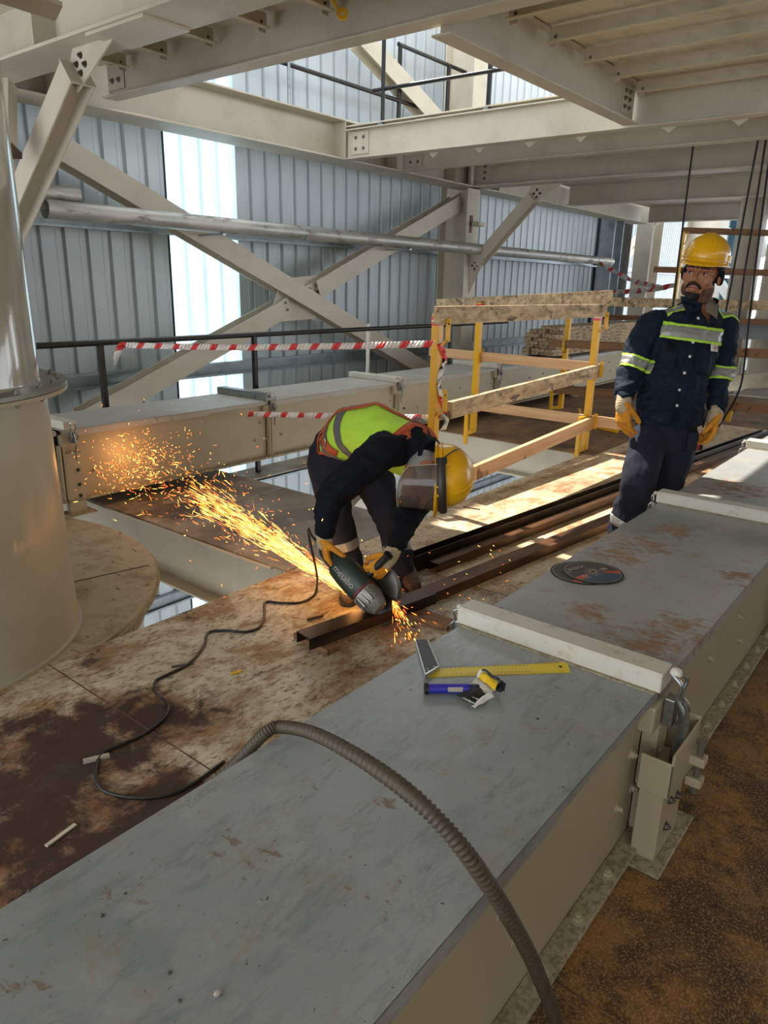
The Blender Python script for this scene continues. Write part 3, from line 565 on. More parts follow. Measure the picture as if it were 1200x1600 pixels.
def conveyor_section(x0, x1, yn, yf, zb, zt, label, lidm, first_strip=True, bolts=True, near=True):
    """closed trough: cream side walls and flanges, grey lid with turned-down edge"""
    t = thing('conveyor_section', label, 'conveyor', (x0, yn, 0), group='cream box conveyor sections')
    t['_w'] = V((0, 0, 0)); t.location = (0, 0, 0)
    ov = .028; w0, w1 = yn+ov, yf-ov
    mb = MB(); z1 = zt-.006
    mb.box(x0+.02, x1-.02, w0, w0+.006, zb, z1); mb.box(x0+.02, x1-.02, w1-.006, w1, zb, z1); mb.box(x0+.02, x1-.02, w0, w1, zb, zb+.006)
    mb.build('trough', 'machine_cream', t, bevel=.002)
    MB().box(x0+.0, x1-.0, w0-.055, w0+.0, zb, zb+.018).build('base_flange', 'dusty_flange', t, bevel=.003)
    MB().box(x0+.0, x1-.0, w1, w1+.055, zb, zb+.018).build('base_flange', 'dusty_flange', t, bevel=.003)
    # lid: top sheet + skirts, cut back at the corner like the real one
    mb = MB(); mb.box(x0+.012, x1-.012, yn, yf, zt-.003, zt); 
    mb.add([(x0+.012, yn, zt-.001), (x1-.012, yn, zt-.001), (x1-.012, yn, zt-.030), (x1-.60, yn, zt-.030), (x1-.65, yn, zt-.045), (x0+.012, yn, zt-.045)], [(0, 1, 2, 3, 4, 5)])
    mb.add([(x0+.012, yf, zt-.001), (x1-.012, yf, zt-.001), (x1-.012, yf, zt-.03), (x0+.012, yf, zt-.03)], [(0, 1, 2, 3)])
    mb.build('lid', lidm, t)
    for xe in (x0, x1):
        s_ = 1 if xe == x0 else -1
        MB().box(min(xe, xe+s_*.012), max(xe, xe+s_*.012), w0-.045, w0, zb+.02, zt-.1).build('joint_flange', 'machine_cream', t, bevel=.002)
        MB().box(min(xe, xe+s_*.012), max(xe, xe+s_*.012), w1, w1+.045, zb+.02, zt-.1).build('joint_flange', 'machine_cream', t, bevel=.002)
    if bolts:
        sy = w0; ax = V((0, -1, 0)); L = x1-x0
        for ox, zz in ((.085, .31), (.03, .165), (.145, .168), (.72, .185), (.80, .32), (1.18, .295), (1.62, .18)):
            if ox < L-.05: bolt(t, (x1-ox, sy, zb+zz), ax, 1.05, 'bolt_painted')
        for k in range(int(L/.19)): bolt(t, (x0+.1+k*.19, w0-.028, zb+.018), (0, 0, 1), 1.15 if near else .8, 'bolt_painted')
        for zz in (.1, .2, .3): bolt(t, (x1-.014, w0-.022, zb+zz), (-1, 0, 0), .7, 'bolt_painted')
    return t
def cover_strip(x, yn, yf, zt, label, wire=True, m='strip_paint'):
    t = thing('lid_clamp_bar', label, 'clamp bar', (x, yn, zt), group='clamp bars across the conveyor lids')
    mb = MB().prism([(-.045, 0), (.045, 0), (.045, .05), (.038, .057), (-.038, .057), (-.045, .05)], (x, yn-.012, zt+.001), V((1, 0, 0)), V((0, 0, 1)), V((0, yf-yn+.03, 0)))
    mb.build('channel_bar', m, t, bevel=.004)
    MB().box(x-.058, x+.058, yn-.002, yf+.004, zt+.0005, zt+.004).build('dust_seam', 'dusty_flange', t)
    MB().box(x-.075, x+.02, yn-.016, yn+.03, zt-.115, zt-.03).build('latch_mount', 'machine_cream', t, bevel=.008); latch(t, (x, yn-.022, zt), (0, -1, 0), 1.2 if zt < .55 else 1); latch(t, (x, yf+.025, zt), (0, 1, 0), .8)
    return t
CY0, CY1, CZ = .497, 1.125, .5
cs1 = conveyor_section(-.55, 1.875, CY0, CY1, .008, CZ, 'nearest conveyor section, with the tools lying on its grey lid', 'lid_grey')
cs2 = conveyor_section(1.885, 3.72, CY0, CY1, .008, CZ, 'conveyor section with the cutting discs and rust stain on its lid', 'lid_grey_far')
conveyor_section(3.73, 5.56, CY0, CY1, .008, CZ, 'conveyor section beside the standing worker, lid partly sunlit', 'lid_grey_far')
conveyor_section(5.57, 7.4, CY0, CY1, .008, CZ, 'farthest section of the near conveyor at the right frame edge', 'lid_grey_far')
cover_strip(1.88, CY0, CY1, CZ, 'scraped white clamp bar between the tools and the cutting discs')
cover_strip(3.74, CY0, CY1, CZ, 'white clamp bar in front of the standing worker')
cover_strip(5.56, CY0, CY1, CZ, 'small white clamp bar near the right frame edge')
# support leg with foot plate
def child(name, parent, loc, label=None):
    o = bpy.data.objects.new(name, None); C.objects.link(o); w0 = V(parent['_w']); o.parent = parent; o.location = V(loc)-w0; o['_w'] = V(loc)
    if label: o['label'] = label
    return o
def support_leg(parent, x, yn, s, z0=0, zt=.5, jack=True):
    t = child('leg', parent, (x, yn, z0))
    y0, y1 = (yn-.055, yn+.03) if s > 0 else (yn-.03, yn+.055)
    MB().box(x-.02, x+.17, y0+.012, y1-.005, z0+.008, zt-.24).build('lower_leg', 'machine_cream', t, bevel=.003)
    mb = MB().prism([(-.055, 0), (.0, 0), (.0, .25), (-.008, .25)], (0, 0, 0), V((0, 1, 0)), V((0, 0, 1)), V((0, 0, 0))) if False else MB()
    mb.box(x-.03, x-.022, y0-.004, y1, zt-.27, zt-.16); mb.box(x-.03, x+.2, y0-.004, y0+.004, zt-.27, zt-.13); mb.box(x+.192, x+.2, y0-.004, y1, zt-.27, zt-.12)
    mb.build('upper_bracket', 'machine_cream', t, bevel=.003)
    MB().box(x-.07, x+.25, y0-.02, y1+.0, z0, z0+.008).build('foot_plate', 'dusty_flange', t, bevel=.004)
    for (a, zz) in ((.045, .18), (.12, .15), (.045, .09)): bolt(t, (x+a, y0+.012, z0+zz), (0, -1, 0), .9, 'bolt_dark')
    if jack:
        for zz in (.255, .325): MB().box(x+.13, x+.17, y0-.045, y0, zt-zz+.012, zt-zz+.04).build('lug', 'machine_cream', t, bevel=.004)
        b = MB(); b.tube([(x+.15, y0-.025, zt-.34), (x+.15, y0-.025, zt-.175)], .0095, 12); b.prism([(.016*math.cos(PI/3*k), .016*math.sin(PI/3*k)) for k in range(6)], (x+.15, y0-.025, zt-.18), (1, 0, 0), (0, 1, 0), (0, 0, .016)); b.build('adjusting_bolt', 'bolt_metal', t, smooth=True)
    return t
support_leg(cs1, 1.81, .465, 1)
support_leg(cs2, 3.66, .465, 1)
BY0, BY1, BZ0, BZ = 4.60, 5.22, .085, .575
conveyor_section(-.2, 2.34, BY0, BY1, BZ0, BZ, 'back conveyor section hidden mostly behind the round tank', 'lid_grey_back', near=False)
bc1 = conveyor_section(2.35, 4.2, BY0, BY1, BZ0, BZ, 'back conveyor section that the sparks strike', 'lid_grey_back', near=False)
conveyor_section(4.21, 5.98, BY0, BY1, BZ0, BZ, 'back conveyor section behind the grinder operator, lid sunlit', 'lid_grey_back', near=False)
bc2 = conveyor_section(5.99, 8.0, BY0, BY1, BZ0, BZ, 'back conveyor section behind the front guard rail', 'lid_grey_back', near=False)
bc3 = conveyor_section(8.01, 10.1, BY0, BY1, BZ0, BZ, 'back conveyor section under the stacked timbers', 'lid_grey_back', near=False)
bc4 = conveyor_section(10.11, 12.4, BY0, BY1, BZ0, BZ, 'farthest section of the back conveyor, toward the doorway', 'lid_grey_back', near=False)
cover_strip(2.42, BY0, BY1, BZ, 'white clamp bar on the back conveyor beside the tank')
cover_strip(4.21, BY0, BY1, BZ, 'grey bolted clamp bar on the back conveyor above the sparks', m='galv')
cover_strip(5.98, BY0, BY1, BZ, 'white clamp bar on the back conveyor above the bent worker')
cover_strip(8.0, BY0, BY1, BZ, 'white clamp bar on the back conveyor behind the guard rail')
for x, pr_ in ((2.42, bc1), (6.05, bc2), (8.1, bc3), (10.3, bc4)):
    t = child('leg', pr_, (x, 4.6, 0))
    MB().box(x-.06, x+.06, 4.58, 4.63, .008, .42).build('post', 'machine_cream', t, bevel=.003); MB().box(x-.1, x+.1, 4.52, 4.66, 0, .01).build('foot_plate', 'dusty_flange', t)
    for zz in (.12, .2, .3): bolt(t, (x+.02, 4.578, zz), (0, -1, 0), .9, 'bolt_dark')
    pass

# ---------------------------------------------------------------- round tank on its drum cover
t = thing('round_tank', 'tall cream cylindrical tank with a bolted flange at the left edge', 'tank', (.954, 3.417, 0))
cx, cy = .954, 3.417
MB().lathe([(.715, .0), (.715, .012), (.70, .014), (.672, 1.09)], (cx, cy, 0), n=96).build('lower_shell', 'tank_paint', t, smooth=True)
MB().lathe([(.67, 1.09), (.76, 1.09), (.76, 1.106), (.67, 1.106)], (cx, cy, 0), n=96).build('lower_flange', 'machine_cream', t, smooth=True, bevel=.001)
MB().lathe([(.65, 1.109), (.76, 1.109), (.76, 1.125), (.65, 1.125)], (cx, cy, 0), n=96).build('upper_flange', 'bolt_metal', t, smooth=True)
MB().lathe([(.66, 1.125), (.655, 1.14), (.64, 3.3)], (cx, cy, 0), n=96).build('upper_shell', 'tank_gloss', t, smooth=True)
for k in range(28):
    a = 2*PI*k/28; p = (cx+.72*math.cos(a), cy+.72*math.sin(a)); bolt(t, (p[0], p[1], 1.125), (0, 0, 1), 1.1); bolt(t, (p[0], p[1], 1.09), (0, 0, -1), 1.1)
t = thing('drum_cover', 'dusty round cover plate under the tank with a stepped rim', 'drum cover', (.94, 4.1, 0))
MB().lathe([(0, .0), (1.45, 0), (1.45, -.016), (1.40, -.016), (1.40, -.14), (1.38, -.14)], (.94, 4.1, -.002), n=128).build('cover_plate', 'disc_top', t, smooth=True)
MB().lathe([(1.45, -.02), (1.465, -.02), (1.465, -.032), (1.44, -.032)], (.94, 4.1, 0), n=128, closed_prof=True).build('rim', 'dusty_flange', t, smooth=True)
MB().lathe([(1.40, -.03), (1.36, -.3), (1.1, -.75), (1.1, -.8)], (.94, 4.1, 0), n=96).build('drum_body', 'machine_cream', t, smooth=True)
mb = MB()
for i in range(10):
    a0 = .35+i*.006
mb.bar((1.58, 3.54, .0005), (2.17, 3.41, .0005), .004, .003); mb.build('seam', 'bolt_dark', t)
# ladder leg next to tank: flat bracket hanging on conveyor end
# ================================================================ guard fence of yellow posts and boards
def board(name, p, q, h, th, m, label, group, up=V((0, 0, 1)), sticker=False):
    """p,q: middle of the board's ends"""
    p, q = V(p), V(q); d = (q-p).normalized(); s_ = d.cross(up).normalized(); u = s_.cross(d)
    o = MB().obox((p+q)/2, d, s_, u, (q-p).length/2, th/2, h/2).build(name, m, bevel=.002, org=(p+q)/2)
    tag(o, label, 'board', group); return o
def post(px, py, zt, label, loop, hooks=(), z0=0, sx=.058, clampdir=V((-1, 0, 0)), lp=.13):
    """square tube post standing in a rectangular clamp loop; hooks carry boards (facing dir, heights)"""
    t = thing('fence_post', label, 'fence post', (px, py, z0), group='yellow guard posts')
    h = sx/2
    MB().box(px-h, px+h, py-h, py+h, z0+.02, zt).build('post_tube', 'yellow_paint', t, bevel=.003)
    MB().box(px-h, px+h, py-h, py+h, zt, zt+.012).build('end_cap', 'tool_grey', t)
    MB().box(px-h-.0015, px+h+.0015, py-h-.0015, py+h+.0015, zt-.075, zt-.015).build('sticker', 'tape_red', t)
    MB().box(px-h-.002, px+h+.002, py-h-.002, py+h+.002, zt-.052, zt-.040).build('sticker_band', 'paper_white', t)
    a = V((px, py, 0)) + clampdir*lp
    for (z, nm) in ((z0+.03, 'clamp_foot'), (z0+loop, 'clamp_arm')):
        MB().bar(V((px, py, z)), a + V((0, 0, z)), .04, .04).build(nm, 'yellow_paint', t, bevel=.003)
    MB().box(a.x-.018, a.x+.018, a.y-.018, a.y+.018, z0-.09, z0+loop+.02).build('clamp_tube', 'yellow_paint', t, bevel=.003)
    MB().box(a.x-.03, a.x+.03, a.y-.03, a.y+.03, z0-.012, z0).build('clamp_pad', 'yellow_paint', t)
    for (z, fd) in hooks:
        fd = V(fd); b = V((px, py, z))
        MB().bar(b + fd*h + V((0, 0, -.10)), b + fd*(h+.05) + V((0, 0, -.055)), .035, .006).build('hook', 'yellow_paint', t)
        MB().bar(b + fd*(h+.012+.045) + V((0, 0, -.065)), b + fd*(h+.012+.045) + V((0, 0, .085)), .035, .006).build('hook_plate', 'yellow_paint', t)
        bolt(t, b + fd*(h+.06) + V((0, 0, .05)), fd, .6)
    return t
FY = 2.86
PA, PB = (4.13, FY), (6.78, FY)
yneg = (0, -1, 0)
post(4.14, FY, 1.36, 'yellow guard post behind the bent worker, wrapped with red and white tape', .36, [(1.25, yneg), (.78, yneg)], clampdir=V((-.9, .45, 0)).normalized())
post(6.78, FY, 1.33, 'yellow guard post at the right end of the front fence panel', .34, [(1.25, yneg), (.80, yneg), (.30, yneg)], clampdir=V((-1, 0, 0)), lp=.16)
post(6.72, 4.12, 1.38, 'yellow guard post behind the first one, at the corner of the opening', .40, [(.83, (1, 0, 0))], clampdir=V((-1, 0, 0)), lp=.14)
post(8.95, 4.16, 1.42, 'farthest yellow guard post, in front of the stacked timbers', .40, [(.83, (-1, 0, 0)), (.42, (-1, 0, 0))], clampdir=V((-.8, .5, 0)).normalized(), lp=.15)
yb = FY - .022 - .028
board('fence_board', ony(682, 493, yb), ony(945, 485, yb), .115, .045, 'timber_old', 'thick weathered top board of the front fence panel', 'boards of the guard fence')
board('fence_board', ony(702, 641, yb), ony(940, 578, yb), .12, .045, 'timber_old', 'black-stained middle board of the front fence panel', 'boards of the guard fence')
board('fence_board', ony(726, 745, yb), ony(925, 660, yb), .115, .045, 'timber_new', 'clean low board of the front fence panel, running behind the yellow helmet', 'boards of the guard fence')
board('fence_board', onx(684, 476, 6.80), onx(956, 467, 6.80) + V((0, 0, .02)), .115, .045, 'timber_old', 'weathered top board of the second fence panel, just above the front one', 'boards of the guard fence')
board('fence_board', onx(672, 549, 6.78), onx(926, 574, 6.78), .095, .045, 'timber_new_y', 'clean middle board of the second fence panel, above the long conveyor', 'boards of the guard fence')
board('fence_board', onx(742, 633, 6.80), onx(975, 664, 6.80), .10, .045, 'timber_new_y', 'clean low board of the second fence panel, over the brown deck', 'boards of the guard fence')
board('fence_board', onx(858, 536, 8.9), onx(1260, 556, 8.9), .10, .045, 'timber_brown', 'middle board of the far fence panel passing behind the standing worker', 'boards of the guard fence')
board('fence_board', onx(845, 605, 8.9), onx(1260, 645, 8.9), .11, .045, 'timber_brown', 'low board of the far fence panel passing behind the standing worker', 'boards of the guard fence')
board('fence_board', onx(930, 471, 8.9), onx(1260, 479, 8.9), .105, .045, 'timber_old', 'dirty top board of the far fence panel at the standing worker\'s neck', 'boards of the guard fence')
# yellow clamp frame lying behind, and short yellow tube on the deck
t = thing('scaffold_clamp', 'yellow clamp frame lying on the brown deck between fence and worker', 'clamp', tuple(onz(950, 665)))
for a, b in (((930, 655), (1005, 675)), ((925, 664), (965, 674)), ((905, 640), (908, 655))):
    MB().bar(onz(*a, .03), onz(*b, .03), .04, .04).build('tube', 'yellow_paint', t, bevel=.003)
t = thing('yellow_tube', 'short yellow tube with a red end lying behind the standing worker', 'tube', tuple(onz(1075, 700)))
MB().bar(onz(1055, 694, .03), onz(1089, 698, .03), .06, .05).build('tube_body', 'yellow_paint', t, bevel=.004); MB().bar(onz(1089, 698, .03), onz(1093, 698.5, .03), .061, .051).build('end_label', 'tape_red', t); MB().bar(onz(1093, 698.5, .03), onz(1098, 699, .03), .055, .045).build('end_plug', 'rubber_black', t)
# stack of timbers on the back conveyor
k = 0
for r in range(8):
    for c in range(4):
        if (r, c) in ((7, 3),): continue
        x0 = 9.75 + random.uniform(-.10, .06) + (.18 if r > 5 else 0); y = 4.85 + c*.125 - .1; z = BZ + .001 + .052 + r*.05
        L = random.uniform(3.6, 4.2)
        o = MB().box(x0, x0+L, y-.058, y+.058, z-.0235, z+.0235).build('timber', 'timber_old', bevel=.002, org=(x0, y, z-.0235))
        rows = ['bottom', 'second', 'third', 'fourth', 'fifth', 'sixth', 'seventh', 'top'][r]
        tag(o, 'stacked timber with a reddish sawn end, %s row, %s in the row' % (rows, ['nearest the camera', 'second', 'third', 'farthest'][c]), 'timber', 'timbers stacked on the back conveyor')
for x in (10.0, 13.0):
    o = MB().box(x-.05, x+.05, 4.6, 5.3, BZ+.001, BZ+.027).build('bearer', 'timber_brown', org=(x, 4.6, BZ)); tag(o, 'cross bearer under the %s end of the timber stack' % ('near' if x < 11 else 'far'), 'timber')

# ================================================================ steel channels on the deck
def channel(p, q, w, h, m, label, open_down=True, th=.006, roll=0):
    p, q = V(p), V(q); d = (q-p).normalized(); s_ = d.cross(V((0, 0, 1))).normalized(); u = V((0, 0, 1))
    if open_down: pr = [(-w/2, 0), (-w/2+th, 0), (-w/2+th, h-th), (w/2-th, h-th), (w/2-th, 0), (w/2, 0), (w/2, h), (-w/2, h)]
    else: pr = [(-w/2, 0), (w/2, 0), (w/2, h), (w/2-th, h), (w/2-th, th), (-w/2+th, th), (-w/2+th, h), (-w/2, h)]
    o = MB().prism(pr, p, s_, u, q-p).build('steel_channel', m, bevel=.0015, org=p); tag(o, label, 'steel channel', 'steel channels on the deck'); return o
A1, A2 = onz(640, 893), onz(1195, 684)
d1 = (A2-A1).normalized(); s1 = d1.cross(V((0, 0, 1)))
channel(A1 - s1*.0, A2 - s1*.0, .075, .10, 'mill_steel', 'long black steel channel, the rearmost, running off to the right', open_down=False)
channel(A1 + s1*.085 + d1*.1, A2 + s1*.085 + d1*1.5, .07, .055, 'rust_steel', 'long brown steel channel lying directly in front of the black one')
B1_, B2_ = onz(668, 937), onz(1010, 797)
d2_ = (B2_-B1_).normalized()
channel(B1_, B2_ + d2_*2.5, .10, .055, 'rust_steel', 'rusty steel channel in front, ending near the disc guard')
MB_ = None
CP, CQ = V((2.02, 2.035, .03)), V((2.78, 1.90, .03))
channel(CP, CQ, .10, .055, 'mill_steel', 'steel channel being cut, open end facing the camera')
board('wood_block', onz(640, 955, .014), onz(706, 978, .014), .024, .09, 'timber_brown', 'flat wooden block under the channel being cut, beside the conveyor', 'wooden blocks under the channels')
board('wood_block', (2.12, 2.16, .013), (2.10, 1.93, .013), .028, .07, 'timber_brown', 'small wooden block under the open end of the cut channel', 'wooden blocks under the channels')
tag(MB().tube([onz(480, 968, .007)+V((.0, 0, 0)), onz(505, 962, .007)], .006, 8).build('steel_offcut', 'rust_steel', org=onz(490, 965, 0)), 'thin rusty rod offcut beside the cut channel', 'offcut')
tag(MB().tube([onz(597, 976, .012), onz(616, 966, .012)], .011, 10).build('steel_rod', 'bolt_metal', org=onz(600, 970, 0)), 'short round steel bar right of the cut', 'steel bar')

# ================================================================ barrier tape
def tape(name, pts, wd, label, wob=.0, seg=.085, up=V((0, 0, 1)), twist=0):
    P = catmull(pts, 14); mb = MB(); L = 0
    n = len(P); vs = []
    # resample
    dist = [0]
    for i in range(1, n): dist.append(dist[-1]+(P[i]-P[i-1]).length)
    N = max(6, int(dist[-1]/(seg/3))); Q = []
    for k in range(N+1):
        s_ = dist[-1]*k/N; i = max(j for j in range(n) if dist[j] <= s_+1e-9); i = min(i, n-2); f = (s_-dist[i])/max(dist[i+1]-dist[i], 1e-9); Q.append(P[i].lerp(P[i+1], f))
    for k, q in enumerate(Q):
        t = (Q[min(k+1, N)]-Q[max(k-1, 0)]).normalized(); s_ = up - t*up.dot(t)
        if s_.length < .1: s_ = V((1, 0, 0)) - t*t.x
        s_.normalize(); nn_ = t.cross(s_); a = twist*k/N*PI + wob*math.sin(k*.7)
        e = s_*math.cos(a) + nn_*math.sin(a)
        off = e*(wd/2); sh = t*(wd*.35)
        vs += [q + off + sh, q + nn_*.004*math.sin(k*1.3), q - off - sh]
    for k in range(N):
        mi = 1 if (k//2) % 3 == 0 else 0
        mb.add([vs[3*k], vs[3*k+1], vs[3*k+2], vs[3*k+3], vs[3*k+4], vs[3*k+5]], [(0, 3, 4, 1), (1, 4, 5, 2)], mi=mi)
    o = mb.build(name, ['tape_white', 'tape_red'], smooth=2, solid=.0006); o['label'] = label; o['category'] = 'barrier tape'; o['group'] = 'red and white barrier tapes'
    return o
q1 = ony(188, 539, 5.38); q2 = V((4.10, FY, 1.15)) - V((0, 0, 0)); q2 = ony(688, 537, FY-.036)
tape('barrier_tape', [q1, q1.lerp(q2, .35) + V((0, 0, -.02)), q1.lerp(q2, .7) + V((0, 0, -.015)), q2], .046, 'upper barrier tape stretched from the black handrail to the yellow post', wob=.3)
tape('barrier_tape', [q1 + V((0, -.03, .02)), ony(183, 555, 5.36), ony(180, 572, 5.35)], .05, 'loose twisted tape end hanging from the black handrail', wob=.5)
q3 = ony(388, 647, 4.55); q4 = ony(686, 653, FY-.036)
tape('barrier_tape', [q3, q3.lerp(q4, .4), q4], .045, 'lower barrier tape from the back conveyor latch past the bent worker', wob=.5)
pw = [ony(686, 537, FY-.037), ony(695, 560, FY-.04), ony(686, 592, FY-.036), ony(690, 625, FY-.037), ony(698, 658, FY-.045), ony(692, 672, FY-.04)]
tape('barrier_tape', pw, .05, 'barrier tape wound down the yellow post behind the bent worker', wob=.2, seg=.2)
tape('barrier_tape', [ony(938, 412, 6.3), dp(985, 437, 13.5), dp(1030, 449, 12.2)], .09, 'far slack barrier tape from the pipe end down to the yellow pole', wob=.6, seg=.2)
tape('barrier_tape', [dp(930, 457, 14.2), dp(975, 456, 13.5), dp(1020, 452, 12.6), dp(1058, 445, 12.0)], .09, 'far barrier tape stretched from the dark column to the yellow pole', wob=.6, seg=.2)

# ================================================================ hose, cables
hp = [dp(402, 1175, 1.95), V((.985, 1.14, .50)), V((1.005, 1.10, .545))]
hp = [V((.90, 1.30, .30)), V((.955, 1.20, .43)), onz(415, 1145, .53), onz(440, 1136, .545), onz(490, 1146, .60), onz(560, 1183, .68), onz(640, 1240, .72), onz(710, 1310, .68), onz(765, 1385, .58), onz(805, 1450, .44), onz(838, 1515, .28), onz(870, 1600, .05), onz(885, 1660, .03)]
H_ = catmull(hp, 40); rad = []
for i in range(len(H_)): rad.append(.0140 + .0020*math.sin(i*PI/2.0 + .3) )
t = MB().tube(H_, rad, 16).build('ribbed_hose', 'hose_brown', smooth=2); tag(t, 'ribbed brown hose arching over the nearest conveyor lid', 'hose')
cab = [(495, 918), (490, 931), (470, 941), (440, 942), (415, 941), (413, 962), (405, 980), (385, 987), (350, 985), (325, 989), (318, 1010), (295, 1037), (262, 1054), (243, 1065), (244, 1083), (262, 1100), (258, 1120), (228, 1145), (190, 1163), (160, 1178), (149, 1205), (158, 1232), (190, 1244), (235, 1246), (275, 1238), (312, 1218), (350, 1190)]
P_ = [onz(x, y, .006) for x, y in cab]; P_[0] = P_[0]
o = MB().tube(catmull(P_, 6), .0062, 8).build('grinder_cable', 'cable_black', smooth=2); tag(o, 'black power cable snaking over the dirty deck to the angle grinder', 'cable')
for i, (x0, y0, tt, x1, y1, t1, lb) in enumerate(((1077, 275, 9, 1064, 345, 9, 'leftmost'),)):
    pass
ropes = [([(1077, 272), (1066, 360), (1055, 452), (1040, 560), (1022, 660), (1018, 690)], 'black hanging cable left of the standing worker\'s helmet'),
         ([(1178, 266), (1160, 350), (1145, 430), (1128, 520), (1105, 640), (1098, 668)], 'black hanging cable right of the helmet, leftmost of three close ones'),
         ([(1189, 266), (1178, 340), (1163, 430), (1150, 520), (1120, 620), (1112, 640)], 'black hanging cable, middle of the three close ones'),
         ([(1197, 266), (1185, 380), (1173, 480), (1164, 560), (1155, 610), (1130, 655), (1100, 700)], 'black hanging cable, rightmost, bending left near the floor')]
for k, (pp, lb) in enumerate(ropes):
    T = [8.2]*len(pp)
    pts = [onx(x, y, 8.5+.12*k) for x, y in pp]; pts[0].z = 3.2
    o = MB().tube(catmull(pts, 6), .011, 8).build('hanging_cable', 'rope_black', smooth=2); tag(o, lb, 'cable', 'black cables hanging from the ceiling')

# ================================================================ tools on the near lid
LZ = CZ + .0006
def lidp(x, y, z=LZ): return onz(x, y, z)
t = thing('try_square', 'yellow try square with a black stock lying on the conveyor lid', 'square', tuple(lidp(670, 1050)))
a0, a1, b0, b1 = lidp(664, 1059), lidp(891, 1051), lidp(886, 1035), lidp(690, 1045)
blade = MB().add([a0, a1, b0, b1] + [p + V((0, 0, .0018)) for p in (a0, a1, b0, b1)], [(0, 1, 2, 3), (4, 5, 6, 7), (0, 1, 5, 4), (1, 2, 6, 5), (2, 3, 7, 6), (3, 0, 4, 7)])
bl = blade.build('blade', 'ruler_yellow', t); xd = (a1-a0).normalized(); yd = V((0, 0, 1)).cross(xd)
tk = MB(); W_ = (b0-a1).dot(yd); Lb = (a1-a0).length
for i in range(1, int((Lb-.01)/.005)):
    l = .008 if i % 2 == 0 else .005
    p = a0 + xd*(i*.005) + V((0, 0, .0021)); tk.obox(p + yd*(l/2), xd, yd, V((0, 0, 1)), .0004, l/2, .0001)
    if i*.005 > .04: p2 = p + yd*W_*.98; tk.obox(p2 - yd*(l/2), xd, yd, V((0, 0, 1)), .0004, l/2, .0001)
tk.build('scale_marks', 'print_black', bl, kind='stuff'); 
for i in range(1, int(Lb/.0105)):
    x_ = a0 + xd*(i*.0105) + V((0, 0, .002))
    if i % 1 == 0 and i < 30: 
        o = lettering(str(i), .0062, 'print_black', bl, x_ + yd*.0125, xd, yd, 'numeral', .0001)
        if i > 4: lettering(str(i), .0062, 'print_black', bl, x_ + yd*(W_-.013), xd, yd, 'numeral', .0001)
MB().lathe([(0, 0), (.0055, 0), (.0055, .0004), (0, .0004)], a1 - xd*.018 + yd*W_*.55 + V((0, 0, .002)), n=20).build('hanging_hole', 'print_black', bl)
c0, c1 = lidp(664, 1062), lidp(648, 1006)
sd1 = (c1-c0).normalized(); sw = V((0, 0, 1)).cross(sd1); sw = -sw if sw.dot(RT) < 0 else sw
st_ = MB().add([c0, c0 + sw*.048 + sd1*.045, c1 + sw*.040, c1] + [p + V((0, 0, .014)) for p in (c0, c0 + sw*.048 + sd1*.045, c1 + sw*.040, c1)], [(0, 1, 2, 3), (4, 5, 6, 7), (0, 1, 5, 4), (1, 2, 6, 5), (2, 3, 7, 6), (3, 0, 4, 7)]).build('stock', 'alu', t, bevel=.001)
i0 = V((0, 0, .0145)); MB().add([c0 + sd1*.010 + sw*.003 + i0, c0 + sw*.045 + sd1*.050 + i0, c1 + sw*.0375 - sd1*.001 + i0, c1 + sw*.0025 - sd1*.001 + i0], [(0, 1, 2, 3)]).build('stock_inlay', 'square_black', t, solid=.001)
for u_, v_ in ((.022, .012), (.034, .012), (.045, .032)): MB().sphere(c0 + sd1*u_ + sw*v_ + V((0, 0, .015)), .0028, .0028, .001, n=10, m=6).build('rivet', 'alu', t, smooth=True)
MB().add([c0 + V((0, 0, .015)) + sw*.001, c0 + sw*.047 + sd1*.046 + V((0, 0, .015)), c0 + sw*.042 + sd1*.046 + V((0, 0, .015)), c0 + sd1*.007 + V((0, 0, .015)) + sw*.001], [(0, 1, 2, 3)]).build('mitre_edge', 'alu', t, solid=.001)
# blue marker tube
g0, g1 = lidp(664, 1076, .516), lidp(738, 1076, .516); gd = (g1-g0).normalized()
t = thing('marker_tube', 'blue plastic marker tube with black cap beside the yellow square', 'marker', tuple(lidp(700, 1085)))
MB().tube([g0 + gd*.008, g0 + gd*.118], .0135, 24).build('tube_body', 'tube_blue', t, smooth=True, bevel=.001)
MB().tube([g0 - gd*.002, g0 + gd*.009], .0155, 24).build('end_cap', 'rubber_black', t, smooth=True, bevel=.001)
MB().tube([g0 + gd*.118, g0 + gd*.128, g0 + gd*.129, g0 + gd*.165], [.012, .0115, .0125, .0125], 24).build('cap', 'cap_blue', t, smooth=True)
cz_ = gd.cross(V((0, 0, 1))).normalized(); lab = (V((0, 0, 1))*.2 + (EYE-g0).normalized()); lab = (lab - gd*lab.dot(gd)).normalized(); lw_ = gd.cross(lab)
mb = MB()
for q in range(6):
    a = (q-3)*.16 + .35
    b = a+.16
    f = lambda ang: lab*math.cos(ang)*.0139 + lw_*math.sin(ang)*.0139
    mb.add([g0 + gd*.06 + f(a), g0 + gd*.1 + f(a), g0 + gd*.1 + f(b), g0 + gd*.06 + f(b)], [(0, 1, 2, 3)])
mb.build('label_patch', 'print_light', t)
